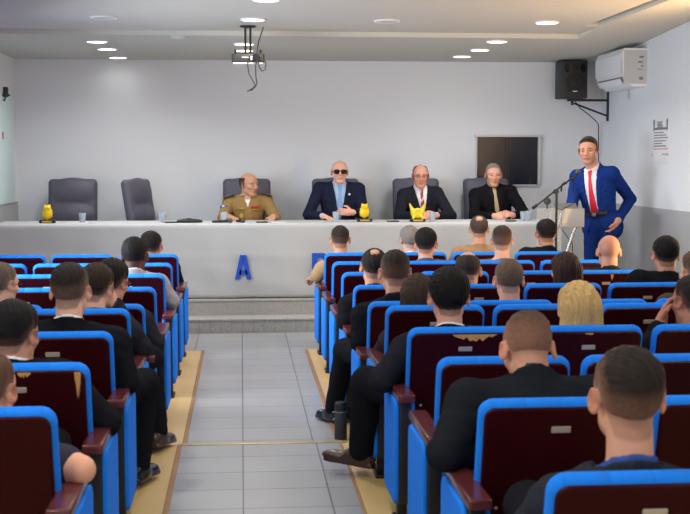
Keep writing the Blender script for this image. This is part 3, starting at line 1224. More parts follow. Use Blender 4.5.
    if gl:
        fr_ = MB()
        pt = lambda x_, y_, z_: H + HR @ (np.array([x_, y_, z_]) * hs)
        for q in (-1, 1):
            ring = [pt(q * .034 + .024 * math.cos(t_), .101 - abs(.034 + q * .024 * math.cos(t_)) * 0, .002 + .017 * math.sin(t_)) for t_ in np.linspace(0, 2 * math.pi, 17)]
            fr_.tube(ring, .0016 if gl == 'thin' else .003, 6)
            fr_.tube([pt(q * .058, .099, .006), pt(q * .079, .06, .006), pt(q * .084, -.005, .004), pt(q * .084, -.025, -.012)], .0016 if gl == 'thin' else .0028, 6)
        fr_.tube([pt(-.011, .102, .006), pt(0, .106, .008), pt(.011, .102, .006)], .0016, 6)
        go = fr_.build('spectacles', M['bmetal'], root)
        if gl == 'dark':
            ls = MB()
            for q in (-1, 1):
                poly = [(q * .035 + .031 * math.copysign(abs(math.cos(t_)) ** .7, math.cos(t_)), -.001 + .024 * math.copysign(abs(math.sin(t_)) ** .7, math.sin(t_))) for t_ in np.linspace(0, 2 * math.pi, 20)[:-1]]
                ls.prism(poly, pt(0, .103, 0), HR[:, 0] * hs, HR[:, 2] * hs, HR[:, 1], .003)
            ls.build('dark_lens', M['lens'], go)
    st['_frame'] = dict(P=P, N=N, TR=TR, SJ=SJ, EL=EL, WR=WR, H=H, HR=HR, nd=nd, torso=torso, neck_r=neck_r, nb=nb)
    return root


def head_at(px, top_y, Y, hs=1.04):
    """world position of the centre of a head whose crown shows at this pixel"""
    p = unp(px, top_y, Y)
    p[2] -= .120 * hs
    return p


def w2l(p, loc, rz):
    d = np.array(p, float) - np.array(loc, float)
    c, s = math.cos(-rz), math.sin(-rz)
    return np.array([c * d[0] - s * d[1], s * d[0] + c * d[1], d[2]])


BLACK, DARK, NAVY, CHAR = (26, 27, 31), (40, 41, 47), (30, 34, 52), (44, 46, 52)
WHITE, KHAKI = (226, 228, 234), (186, 158, 122)
LT, MD, TN, BR = (226, 176, 150), (206, 152, 124), (188, 132, 102), (92, 56, 40)
HB, HD, HG = (26, 22, 21), (48, 37, 31), (128, 122, 118)

# audience: label, seat, head pixel (x of the middle, y of the crown), lean towards the stage, look
AUD = [
    # left block
    ('dark-haired person in black suit and white collar on the aisle seat, front row, left block', ('L', 0, 0), 151, 232, .16, dict(nk=.112, hs=1.10, hl=-.022, skin=MD, hair=HB, style='short', jacket=BLACK, shirt=WHITE, hrot=(6, -8, 0))),
    ('person with very short black hair in light grey jacket, elbow on the aisle armrest', ('L', 2, 0), 134.5, 237.5, .15, dict(nk=.125, hs=1.13, hl=-.03, skin=BR, hair=(16, 14, 14), style='short', side=.004, top=.008, jacket=(150, 146, 150), shirt=(190, 186, 190), hrot=(8, -12, 0), el_r=(.285, .26, .66), wr_r=(.20, .48, .60))),
    ('dark-haired person in black suit beside the aisle, head bowed, wearing glasses', ('L', 4, 0), 112, 261, .17, dict(skin=MD, hair=HB, style='short', top=.02, side=.011, jacket=DARK, shirt=(60, 62, 72), hrot=(10, -22, 4), glasses='thick', el_r=(.29, .24, .63), wr_r=(.15, .46, .57))),
    ('grey-templed person at the left edge in black, wearing glasses, in the fifth row', ('L', 4, 1), 1, 263, .17, dict(skin=LT, hair=(96, 82, 72), style='short', top=.009, side=.005, jacket=BLACK, shirt=(40, 40, 46), hrot=(6, -30, 0), glasses='thin')),
    ('short-haired person resting a cheek on one raised hand, behind a bowed head', ('L', 5, 0), 96, 264, .2, dict(skin=LT, hair=HD, style='short', top=.011, side=.005, jacket=DARK, shirt=(70, 72, 80), hrot=(6, -14, 8), el_r=(.285, .30, .64), wr_r=(.135, .36, .885), hd_r=(-.25, .05, 1), hn_r=(-1, .1, -.2), fine_hands=True, kn_r=(.30, .70, .52), an_r=(.345, .66, .10), legw=1.0, fd_r=(.35, 1, -.1), shoe='shoe_brown')),
    ('broad person with cropped fade haircut in black suit, middle of the left block aisle', ('L', 6, 0), 70, 264, .15, dict(skin=LT, hair=(38, 33, 30), style='short', top=.012, side=.004, fade=.09, jacket=BLACK, shirt=WHITE, w=1.06, sw=.19, hrot=(2, -6, 0), el_r=(.295, .20, .63), wr_r=(.22, .45, .60), kn_r=(.335, .70, .53), an_r=(.300, .74, .10), fd_r=(.35, 1, -.05), legw=1.0)),
    ('black-haired person in dark suit and white collar, in front of the bare-armed person', ('L', 7, 0), 14, 303, .15, dict(nk=.128, skin=MD, hair=(20, 19, 20), style='short', top=.018, side=.010, jacket=BLACK, shirt=WHITE, hrot=(8, -16, 0), el_r=(.29, .22, .62), wr_r=(.20, .45, .58), wob=.6)),
    ('bare-armed person cut by the left edge, short sleeves, elbow on the aisle armrest', ('L', 8, 0), -13, 352, .12, dict(skin=(224, 164, 132), hair=(92, 66, 50), style='short', top=.010, side=.005, jacket=None, shirt=(58, 54, 66), sleeve=.14, collar_up=.004, hrot=(4, -14, 0), noff=(.075, 0, 0), sw=.18, el_r=(.305, .20, .645), wr_r=(.20, .44, .63))),
    # right block
    ('person in khaki uniform shirt at the front aisle seat, elbow out over the aisle', ('R', 0, 0), 340, 226, .15, dict(skin=MD, hair=(44, 36, 34), style='short', top=.008, side=.003, fade=.08, jacket=None, shirt=(168, 140, 104), trousers=(150, 128, 98), sleeve=.9, collar_up=.012, hrot=(4, 0, 0), el_l=(-.31, .24, .66), wr_l=(-.33, .48, .62), hd_l=(-.2, 1, -.2))),
    ('grey-haired person mostly hidden in the front row, right block', ('R', 0, 1), 409, 226, .2, dict(skin=(200, 164, 150), hair=HG, style='short', top=.010, side=.008, jacket=(70, 72, 80), shirt=WHITE, hrot=(2, 10, 0))),
    ('dark-haired person in grey jacket in front of the grey-haired person', ('R', 1, 1), 426, 229, .15, dict(skin=MD, hair=(22, 20, 22), style='short', top=.018, side=.010, jacket=(84, 88, 100), shirt=(160, 166, 178), hrot=(3, -14, 0))),
    ('person in khaki uniform with thinning brown hair, front row near the lectern', ('R', 0, 2), 479, 216, .2, dict(skin=MD, hair=(72, 60, 54), style='thin', top=.009, side=.006, jacket=None, shirt=(156, 128, 98), trousers=(150, 128, 98), sleeve=.5, collar_up=.010, hrot=(2, -8, 0), hs=1.0)),
    ('brown-haired person with shaved sides, second row, right of the thinning khaki officer', ('R', 1, 2), 502, 226, .15, dict(skin=(214, 164, 140), hair=(56, 44, 40), style='short', top=.010, side=.003, fade=.10, jacket=None, shirt=(112, 104, 106), sleeve=.5, collar_up=.004, hrot=(2, -10, 0))),
    ('black-haired person in dark jacket in the front row directly below the lectern', ('R', 0, 3), 546, 220, .2, dict(skin=TN, hair=(20, 18, 19), style='short', top=.015, side=.009, jacket=BLACK, shirt=(70, 84, 120), hrot=(3, 0, 0))),
    ('completely bald person in dark clothes, third row at the wall end', ('R', 2, 3), 609, 235, .15, dict(skin=(192, 136, 110), hair=(90, 74, 66), style='bald', jacket=(40, 41, 48), shirt=(60, 62, 70), hrot=(2, -6, 0))),
    ('black-haired person in black jacket by the grey wainscot, fourth row', ('R', 3, 3), 666, 237, .15, dict(skin=MD, hair=(15, 14, 15), style='short', top=.014, side=.008, jacket=BLACK, shirt=(40, 40, 46), hrot=(2, -10, 0))),
    ('person with a thinning crown and dark jacket, fourth row aisle seat, right block', ('R', 3, 0), 374, 249, .18, dict(skin=MD, hair=(34, 29, 28), style='thin', top=.010, side=.007, jacket=BLACK, shirt=(50, 50, 56), hrot=(6, -6, 3), el_l=(-.285, .22, .62), wr_l=(-.12, .45, .60))),
    ('person with close-cropped hair in black suit, hand to chin, leg out in the aisle', ('R', 4, 0), 395, 250.5, .15, dict(skin=(196, 142, 116), hair=(40, 33, 30), style='short', top=.008, side=.003, fade=.10, jacket=BLACK, shirt=(50, 50, 56), w=1.03, sw=.19, hs=1.1, hrot=(5, 0, 0), el_l=(-.285, .20, .63), wr_l=(-.09, .34, .83), hd_l=(.3, .1, 1), hn_l=(.6, -.7, 0), fine_hands=True, kn_l=(-.33, .70, .50), an_l=(-.39, .89, .085), fd_l=(-.45, 1, -.08))),
    ('balding person with dark hair at the sides, second seat of the fourth row', ('R', 3, 1), 468, 252.5, .15, dict(skin=(204, 150, 126), hair=(50, 42, 40), style='horseshoe', bz=.085, top=.006, side=.006, jacket=None, shirt=(70, 66, 70), sleeve=.5, collar_up=.004, hrot=(14, -14, 0))),
    ('person with pale brown buzz cut in the middle of the right block', ('R', 4, 1), 509, 259.5, .15, dict(skin=(216, 164, 138), hair=(98, 80, 68), style='short', top=.008, side=.004, fade=.06, jacket=None, shirt=(84, 78, 80), sleeve=.5, collar_up=.002, hrot=(4, -4, 0))),
    ('person with long dark brown hair beyond the blonde person', ('R', 3, 2), 565, 253.5, .15, dict(skin=LT, hair=(52, 34, 30), style='long', hlen=.26, jacket=None, shirt=(70, 60, 64), sleeve=.5, collar_up=.0, w=.88, hrot=(4, 12, 0), hs=1.0)),
    ('person with brown shoulder-length hair between two dark suits', ('R', 5, 0), 418, 275.5, .16, dict(skin=LT, hair=(58, 44, 36), style='long', hlen=.24, jacket=None, shirt=(50, 46, 50), sleeve=.5, collar_up=.0, w=.88, hrot=(4, 0, 0), hs=1.0)),
    ('person with thick black hair in dark suit, elbow on armrest, brown shoe in the aisle', ('R', 6, 0), 449, 270, .15, dict(skin=(214, 158, 132), hair=(22, 21, 20), style='short', top=.020, side=.012, fade=.03, jacket=(34, 35, 42), shirt=WHITE, w=1.05, sw=.19, hs=1.08, hrot=(3, -4, 0), el_l=(-.36, .14, .63), wr_l=(-.17, .36, .60), kn_l=(-.37, .66, .52), an_l=(-.385, .84, .125), fd_l=(-1, .45, .10), legw=1.15, shoe='shoe_brown', wob=1.2)),
    ('person with straight blonde hair in the seventh row', ('R', 6, 1), 578, 283, .14, dict(skin=LT, hair=(206, 170, 112), style='long', hlen=.30, jacket=None, shirt=(60, 58, 66), sleeve=.5, collar_up=.0, w=.9, hrot=(3, 4, 0))),
    ('person at the right edge with hand to cheek, dark sleeve on the armrest', ('R', 6, 2), 693, 276, .15, dict(skin=(190, 132, 108), hair=(40, 34, 32), style='short', top=.012, side=.006, jacket=BLACK, shirt=(40, 40, 46), hrot=(6, 12, 4), el_l=(-.27, .24, .63), wr_l=(-.12, .33, .84), hd_l=(.3, .1, 1), hn_l=(.9, -.3, 0), fine_hands=True)),
    ('person with curly brown hair cut by the right edge, fifth row', ('R', 4, 3), 697, 252, .15, dict(skin=(214, 164, 140), hair=(84, 62, 48), style='short', top=.018, side=.008, jacket=(70, 62, 60), shirt=(120, 100, 92), hrot=(3, 14, 0))),
    ('broad person in black suit leaning forward, cropped fade haircut, ninth row aisle seat', ('R', 8, 0), 528, 313, .34, dict(skin=(204, 148, 122), hair=(34, 28, 26), style='short', top=.007, side=.0025, fade=.16, jacket=(30, 33, 38), shirt=(60, 62, 70), w=1.12, sw=.200, hs=1.08, hrot=(26, 0, 0), el_l=(-.33, .24, .66), wr_l=(-.10, .46, .60), el_r=(.30, .42, .66), wr_r=(.10, .60, .60), shrug=.02, noff=(0, -.05, .045), fm=.2)),
    ('nearest person, cropped crown swirl and blue collar under charcoal jacket', ('R', 9, 0), 628, 347, .13, dict(skin=(214, 158, 130), hair=(40, 33, 30), style='short', top=.010, side=.003, fade=.09, jacket=(42, 46, 54), shirt=(58, 84, 150), w=1.0, hs=1.08, hrot=(-4, -3, 0), hl=-.02, hf=.0035, hh=.0035, noff=(0, 0, -.03), shrug=-.02, fm=.35, collar_up=.046)),
]


def make_audience():
    for label, seat, px, top, lean, st in AUD:
        side, r, k = seat
        Yb = ROWS_Y[r]
        loc = (seat_x(side, k, r), Yb, DZ if r >= 5 else .006)
        hs = st.get('hs', 1.04)
        Hw = head_at(px, top, Yb + lean + .10, hs)
        st = dict(st)
        st['head'] = w2l(Hw, loc, 0)
        st.setdefault('pelvis', (max(-.06, min(.06, st['head'][0] * .3)), .36, .515))
        person(label, loc, 0, st)


make_audience()

# ------------------------------------------------------------------ head table
TX0, TX1, TY0, TY1, TZ = XL + .06, 3.22, 12.07, 12.74, 1.055
tb = thing('conference_table', 'long head table hidden under a white cloth on the stage', 'table', ((TX0 + TX1) / 2, 12.4, ZS))
hl = (TX1 - TX0) / 2
MB().box((-hl + .02, -.31, .715), (hl - .02, .31, .748), .004).build('table_top', M['greyplast'], tb)
for lx in (-hl + .1, -hl / 3, hl / 3, hl - .1):
    for ly in (-.26, .26):
        MB().box((lx - .02, ly - .02, 0), (lx + .02, ly + .02, .716), .003).build('leg', M['bmetal'], tb)
# cloth: top, a hanging front with soft folds, hanging ends
nx, prof = 240, []
for k in range(22):
    prof.append((TY0 - .012 - .004 * (k / 21), ZS + .012 + (TZ - ZS - .030) * k / 21))
prof += [(TY0 - .010, TZ - .012), (TY0 + .002, TZ)] + [(TY0 + .002 + (TY1 - TY0) * k / 6, TZ) for k in range(1, 7)] + [(TY1 + .012, TZ - .012), (TY1 + .014, TZ - .30)]
vs, fs = [], []
for i in range(nx + 1):
    t = i / nx
    xx = TX0 - .0 + (TX1 - TX0) * t
    for j, (yy, zz) in enumerate(prof):
        d = max(0, min(1, (TZ - .02 - zz) / .6)) if yy < TY0 + .001 else 0
        fold = (.011 * math.sin(xx * 7.3 + 1.1 * math.sin(xx * 2.1)) + .006 * math.sin(xx * 17 + 4 * zz) + .004 * math.sin(zz * 21 + xx * 5)) * d
        sw = .006 * math.exp(-((zz - .72) / .012) ** 2) * (yy < TY0)
        vs.append((xx, yy - .014 * d + fold - sw, zz))
m_ = len(prof)
for i in range(nx):
    for j in range(m_ - 1):
        a_ = i * m_ + j
        fs.append((a_, a_ + m_, a_ + m_ + 1, a_ + 1))
mb = MB().add(vs, fs)
ev = []
for j in range(9):
    for k in range(14):
        ev.append((TX1 + .008 + .012 * math.sin(j * 1.2) * (1 - k / 13), TY0 - .012 + (TY1 - TY0 + .024) * j / 8, ZS + .012 + (TZ - ZS - .016) * k / 13))
ef = [(j * 14 + k, (j + 1) * 14 + k, (j + 1) * 14 + k + 1, j * 14 + k + 1) for j in range(8) for k in range(13)]
mb.add(ev, ef)
tc_ = mb.build('tablecloth', M['cloth'], smooth=70)
sm = tc_.modifiers.new('thickness', 'SOLIDIFY')
sm.thickness = .003
sm.offset = -1
tag(tc_, 'long white cloth covering the head table down to the stage edge', 'tablecloth')


def letter(polys, px, py, label, sz):
    p = unp(px, py, TY0 - .045)
    mb = MB()
    for q in polys:
        mb.prism([(a_ * sz, b_ * sz) for a_, b_ in q], (p[0], TY0 - .052, p[2]), (1, 0, 0), (0, 0, 1), (0, 1, 0), .006)
    o = mb.build('card_letter', M['letter'])
    tag(o, label, 'letter', 'blue card letters on the tablecloth')
    return o


# capital A, 0..1 high
letter([[(0, 0), (.20, 0), (.36, .80), (.34, 1), (.21, 1)], [(.48, 0), (.68, 0), (.47, 1), (.34, 1), (.32, .80)], [(.16, .20), (.52, .20), (.49, .38), (.19, .38)]], 235, 279.5, 'blue letter A on the white tablecloth above the aisle', .245)
letter([[(0, 0), (.21, 0), (.21, 1), (0, 1)], [(.2, .80), (.50, .80), (.62, .86), (.50, 1), (.2, 1)], [(.45, .45), (.64, .52), (.64, .90), (.45, .84)], [(.2, .38), (.52, .38), (.6, .46), (.5, .56), (.2, .56)]], 312, 277.3, 'blue letter partly hidden behind the khaki-shirted person in the front row', .245)

# ------------------------------------------------------------------ executive chairs
VB = Vol((-.36, -.16, -.08), (.36, .16, .90), .009)
VB.put(('bx', np.array([0, 0, .40]), I3, (.268, .052, .40), .050), .02)
for zc, hh in ((.66, .15), (.40, .12), (.15, .12)):
    VB.put(('el', np.array([0, .03, zc]), I3, (.235, .058, hh)), .03)
for zc in (.53, .275):
    VB.put(('rc', np.array([-.15, .085, zc]), np.array([.15, .085, zc]), .014, .014), .02, 'sub')
for xc in (-.075, .075):
    VB.put(('rc', np.array([xc, .092, .10]), np.array([xc, .092, .50]), .009, .009), .012, 'sub')
CH_BACK = VB.mesh('backrest')
VB = Vol((-.34, -.34, -.10), (.34, .34, .12), .010)
VB.put(('bx', np.array([0, 0, 0]), I3, (.26, .25, .055), .045), .02)
VB.put(('el', np.array([0, .02, .03]), I3, (.22, .2, .04)), .03)
CH_SEAT = VB.mesh('seat')
chair_proto = None


def office_chair(label, px, Y, rz, zoff=0.0, lean=.16):
    global chair_proto
    p = unp(px, 200, Y)
    loc = (p[0], Y, ZS)
    if chair_proto is None:
        t = thing('office_chair', label, 'chair', loc, rz, 'black executive chairs behind the head table')
        b = obj('backrest', CH_BACK, M['leather'], t, (0, -.26, .42 + zoff))
        b.rotation_euler = (lean, 0, 0)
        obj('seat', CH_SEAT, M['leather'], t, (0, 0, .45 + zoff))
        for sx in (-1, 1):
            mb = MB().tube([(sx * .27, -.22, .46), (sx * .30, -.20, .66), (sx * .30, .0, .68), (sx * .30, .16, .665), (sx * .28, .17, .48)], .020, 8)
            mb.pad((sx * .30, -.01, .70), .07, .34, .035, .03, .014, I3)
            mb.build('armrest', M['bplastic'], t)
        MB().lathe([(.03, .09), (.03, .25), (.022, .25), (.022, .40)], n=16).build('gas_lift', M['bmetal'], t)
        bs = MB()
        for k in range(5):
            a_ = k * 2 * math.pi / 5
            bs.tube([(0, 0, .11), (.15 * math.cos(a_), .15 * math.sin(a_), .105), (.29 * math.cos(a_), .29 * math.sin(a_), .075)], [.032, .026, .018], 8)
        base_ = bs.build('star_base', M['bplastic'], t)
        for k in range(5):
            a_ = k * 2 * math.pi / 5
            ca, sa = math.cos(a_), math.sin(a_)
            MB().tube([(.29 * ca - .018 * sa, .29 * sa + .018 * ca, .03), (.29 * ca + .018 * sa, .29 * sa - .018 * ca, .03)], .03, 12).build('caster', M['bplastic'], base_)
        chair_proto = t
    else:
        t = copy_tree(chair_proto)
        t['label'] = label
        t.location = loc
        t.rotation_euler = (0, 0, rz)
    return t


PI = math.pi
office_chair('empty black executive chair facing the hall, behind a yellow owl figurine', 68.5, 13.18, PI, -.03)
office_chair('empty black executive chair turned sideways between table cups', 167, 13.12, PI + 1.15, -.03)
office_chair('black executive chair behind the person in khaki uniform', 247, 13.24, PI)
office_chair('black executive chair behind the person wearing sunglasses', 338, 13.24, PI)
office_chair('black executive chair behind the panellist with a red striped tie', 420.5, 13.24, PI)
office_chair('black executive chair behind the panellist with a gold tie', 495, 13.24, PI + .08)

# ------------------------------------------------------------------ people at the table
TB = TZ - ZS + .004     # table height in a panellist's own coordinates


def panellist(label, px_body, px_head, top, st, Y=13.32, lean=.22):
    p = unp(px_body, 200, Y)
    loc = (p[0], Y, ZS)
    st.setdefault('hs', 1.06)
    st['head'] = w2l(head_at(px_head, top, Y - lean, st['hs']), loc, PI)
    st.setdefault('pelvis', (0, .20, .60))
    st.setdefault('nk', .143)
    st.update(h=.009, hf=.0035, hh=.0036, fine_hands=True)
    return person(label, loc, PI, st)


PANEL = {}
st = dict(skin=(196, 148, 122), hair=(40, 36, 36), style='horseshoe', bz=.060, top=.006, side=.009, jacket=None, shirt=(146, 120, 78), trousers=(150, 128, 90), sleeve=.93, open_collar=True, collar_up=.016, w=1.10, sw=.185, belly=.02, hrot=(2, 42, 0),
          el_r=(.285, .40, .76), wr_r=(.21, .64, TB + .03), el_l=(-.285, .40, .76), wr_l=(-.25, .63, TB + .03), hd_r=(-.4, 1, -.05), hd_l=(.2, 1, -.05), noff=(0, 0, .03), shrug=.012)
r_ = panellist('balding officer in khaki uniform with badges at the head table, looking aside', 249, 249, 173, st)
F = st['_frame']
MB().pad(F['SJ'][1] + np.array([.0, .045, .065]), .07, .125, .012, .01, .004, RM([(0, 1, 0), (1, 0, -.3), (-.2, .1, 1)])).build('shoulder_board', M['bmetal'], r_)
MB().pad(F['SJ'][-1] + np.array([-.0, .045, .065]), .07, .125, .012, .01, .004, RM([(0, 1, 0), (1, 0, .3), (.2, .1, 1)])).build('shoulder_board', M['bmetal'], r_)
# insignia: tee-shirt at the collar, arm flag, gold badge, name bar
nf = nrm((.50, .85, .12))
fl = F['SJ'][1] * .60 + F['EL'][1] * .40 + nf * .0655
xf_ = nrm(np.cross((0, 0, 1), nf))
Rf = np.stack([xf_, np.cross(nf, xf_), nf], 1)
fo = MB().box((-.040, -.032, -.004), (.040, .032, .003)).build('arm_flag', M['flagblue'], r_)
fo.matrix_local = Matrix.Translation(Vector(fl)) @ Matrix(Rf.tolist()).to_4x4()
MB().box((-.014, -.0322, -.0045), (.014, .0322, .0045)).build('flag_stripe', M['flagwhite'], fo)
ch = F['P'] + (F['N'] - F['P']) * .56
for dx, dz, w_, h_, mm in ((.075, .045, .085, .012, 'gold'), (-.075, .060, .085, .022, 'red'), (-.075, .030, .07, .008, 'gold')):
    MB().pad(ch + np.array([dx, .145, dz]), w_, h_, .008, .003, .002, RM([(1, 0, 0), (0, .3, 1), (0, 1, -.3)])).build('chest_bar', M[mm], r_)
MB().lathe([(.0, .004), (.022, .004), (.026, 0), (.0, -.004)], ch + np.array([.075, .150, -.035]), 10, RM([(1, 0, 0), (0, 0, 1), (0, -1, 0)]) @ np.diag([1, 1, -1]), caps=False).build('chest_badge', M['gold'], r_)
tu = Vol(F['N'] - .16, F['N'] + .14, .006)
for p_, k_ in F['torso']:
    tu.put(p_, k_, inf=.0035)
tu.put(('rc', F['N'] - F['nd'] * .05, F['nb'], F['neck_r'] + .008, F['neck_r'] + .006), .02)
u_, f_, w_ = tu.local(F['N'], np.stack([F['TR'][:, 0], np.cross(F['nd'], F['TR'][:, 0]), F['nd']], 1))
tu.F = np.maximum.reduce(np.broadcast_arrays(tu.F, w_ - (.016 - .42 * f_), .01 - f_, np.abs(u_) - .06, -.12 - w_))
obj('undershirt', tu.mesh('undershirt'), cloth((220, 220, 224)), r_)
for su in (-1, 1):
    for nm_, h0, hh_, inf_ in (('pocket', .0, .055, .0105), ('pocket_flap', .048, .016, .0135)):
        pv = Vol(np.minimum(F['P'], F['N']) - .22, np.maximum(F['P'], F['N']) + .22, .005)
        for p_, k_ in F['torso']:
            pv.put(p_, k_, inf=inf_)
        l_ = pv.local(F['P'] + (F['N'] - F['P']) * .52, F['TR'])
        pv.F = np.maximum.reduce(np.broadcast_arrays(pv.F, np.abs(l_[0] - su * .085) - .048, np.abs(l_[2] - h0) - hh_, .02 - l_[1]))
        obj(nm_, pv.mesh(nm_), cloth((136, 110, 70)), r_)
    MB().prism([(0, 0), (.052, -.012), (.030, -.062), (-.004, -.02)] if su > 0 else [(0, 0), (.004, -.02), (-.030, -.062), (-.052, -.012)], F['N'] + F['nd'] * .012 + np.array([su * .032, .078, 0]), (1, -.35 * su, 0), (0, .35, 1), (0, 1, .1), .006).build('collar_flap', cloth((150, 124, 82)), r_)

st = dict(skin=(226, 172, 152), hair=(196, 176, 164), style='receding', top=.005, side=.006, jacket=(34, 38, 58), shirt=(168, 192, 226), tie=M['bluetie'], w=1.08, sw=.195, belly=.03, hrot=(-3, 0, 0), glasses='dark', browcol=np.array(lin((160, 130, 115))),
          noff=(0, 0, .02), shrug=.012, el_r=(.34, .36, .80), wr_r=(.20, .60, TB + .035), hd_r=(-.7, 1, -.15), el_l=(-.27, .32, .80), wr_l=(-.13, .50, .83), hd_l=(1, .25, .05), hn_l=(0, -1, .1), curl_l=.35, button=.06)
r_ = panellist('white-haired person in navy suit, dark sunglasses and sky-blue tie at the head table', 337, 339.5, 160.5, st)
F = st['_frame']
MB().lathe([(.0, .003), (.012, .003), (.012, 0)], F['P'] + (F['N'] - F['P']) * .80 + np.array([-.10, .150, .0]), 12, RM([(1, 0, 0), (0, 0, 1), (0, -1, 0)]) @ np.diag([1, 1, -1]), caps=False).build('lapel_pin', M['flagwhite'], r_)

st = dict(skin=(214, 156, 132), hair=(54, 46, 44), style='receding', top=.006, side=.007, jacket=(36, 38, 46), shirt=(224, 226, 232), tie=M['stripetie'], w=1.0, sw=.182, hrot=(4, -3, 0), glasses='thin',
          noff=(0, 0, .012), shrug=.0, el_r=(.285, .40, .78), wr_r=(.10, .62, TB + .03), hd_r=(-.9, .5, 0), hn_r=(-.3, -.6, -.5), el_l=(-.285, .40, .78), wr_l=(-.09, .62, TB + .04), hd_l=(.8, .6, .15), hn_l=(.3, -.5, -.6), curl_r=.8, curl_l=.8, button=.10)
panellist('panellist with thin spectacles, dark suit and red striped tie, hands together', 420, 420.5, 164.5, st)

st = dict(skin=(216, 160, 138), hair=(122, 116, 114), style='short', top=.006, side=.003, fade=.08, jacket=(25, 25, 29), shirt=(32, 32, 38), tie=M['silvertie'], w=1.04, sw=.188, hrot=(3, -2, 0),
          noff=(0, 0, .012), shrug=.0, el_r=(.29, .40, .78), wr_r=(.12, .62, TB + .03), hd_r=(-.9, .5, 0), hn_r=(-.3, -.6, -.5), el_l=(-.285, .40, .78), wr_l=(-.09, .62, TB + .04), hd_l=(.8, .6, .15), hn_l=(.3, -.5, -.6), curl_r=.8, curl_l=.8, button=.10)
panellist('grey cropped-haired panellist in black suit, black shirt and gold tie, hands clasped', 493, 493.5, 163.5, st)

# ------------------------------------------------------------------ standing speaker
SY, SZ = 11.86, .14
rz = PI - .72
pl = unp(602, 225, SY)
loc = (pl[0], SY, SZ)
W = lambda px, py, Y: w2l(unp(px, py, Y), loc, rz)
hs = 1.12
st = dict(skin=(210, 156, 132), hair=(48, 38, 34), style='short', top=.010, side=.004, fade=.06, beard=.25, vmin=.045, jacket=(27, 54, 126), trousers=(24, 48, 112), shirt=(232, 230, 238), tie=M['redtie'], tie_low=.075, w=1.02, sw=.185, hrot=(4, 14, 3), hs=hs, standing=True, neck=.062,
          pelvis=(0, 0, .915), hem=-.155, button=.10, cutaway=True, waist=.125, h=.008, hf=.0035, hh=.0036, fine_hands=True)
st['head'] = w2l(head_at(588.5, 137, SY - .08, hs), loc, rz)
st['noff'] = (-.035, -.02, -.015)
st['el_l'] = W(630.5, 199, SY + .06)
st['wr_l'] = W(617.5, 221, SY - .17)
st['hd_l'] = nrm(W(608, 238, SY - .17) - W(617.5, 221, SY - .17))
st['hn_l'] = (1, .2, 0)
st['el_r'] = W(572, 205, SY - .05)
st['wr_r'] = W(569, 216, SY - .30)
st['hd_r'] = (-.2, 1, -.2)
st['an_r'] = (.13, -.01, .085)
st['an_l'] = (-.12, -.03, .085)
r_ = person('speaker standing in bright blue suit with red tie beside the lectern', loc, rz, st)
F = st['_frame']
bv = Vol(F['P'] - .3, F['P'] + .3, .007)
bv.put(('rc', F['P'] + F['TR'][:, 2] * .0, F['P'] + F['TR'][:, 2] * .2, .146, .14), .02)
bv.put(('el', F['P'] + F['TR'][:, 2] * .1, F['TR'], (.176, .145, .14)), .03)
tl = bv.local(F['P'], F['TR'])
bv.F = np.maximum.reduce(np.broadcast_arrays(bv.F, np.abs(tl[2] - .125) - .019, np.abs(tl[0]) - .125))
bl = obj('belt', bv.mesh('belt'), M['bmetal'], r_)
MB().box((-.02, -.004, -.016), (.02, .004, .016), .003).build('belt_buckle', M['steel'], bl, loc=tuple(F['P'] + F['TR'][:, 2] * .125 + F['TR'][:, 1] * .150))

# ------------------------------------------------------------------ lectern and microphones
LY = 11.32
q0, q1, q2, q3 = unp(537, 208.5, LY), unp(562, 212, LY), unp(584, 226, LY), unp(571, 250, LY)
lx, lz = q0[0], q0[2]
xr = q2[0]
lec = thing('lectern', 'clear acrylic lectern with steel reading shelf and slanted legs before the speaker', 'lectern', ((lx + xr) / 2, LY, 0))
ox = (lx + xr) / 2
hw = (xr - lx) / 2
MB().box((-hw, -.006, .42), (hw * .05, .006, lz), .002).build('front_panel', M['clear'], lec)
MB().box((-hw, .0, lz - .006), (hw, .010, lz), .002).build('top_edge', M['chromebar'], lec)
z1, z2 = lz - .005, q2[2]
MB().prism([(-.005, z2), (.0, z2 - .012), (.30, z1 + .03), (.30, z1 + .045)], (q1[0] - ox, 0, 0), (0, 1, 0), (0, 0, 1), (1, 0, 0), xr - q1[0]).build('reading_shelf', M['steel'], lec)
MB().box((q1[0] - ox, -.012, z2 - .01), (hw, .0, z1), .002).build('shelf_lip', M['acrylic'], lec)
for xa, xb in ((q1[0] - ox + .02, q1[0] - ox - .12), (hw - .02, hw - .16)):
    MB().tube([(xa, .02, z1), (xb, .03, z1 - .42), (xb - .10, .05, .06)], .017, 10).build('leg', M['chromebar'], lec)
MB().tube([(q1[0] - ox - .02, .02, z2), (hw - .10, .05, z2 - .17), (hw - .06, .06, .3)], .004, 6).build('cable', M['bmetal'], lec)
MB().box((-hw, -.14, 0), (hw, .26, .03), .008).build('base', M['acrylic'], lec)

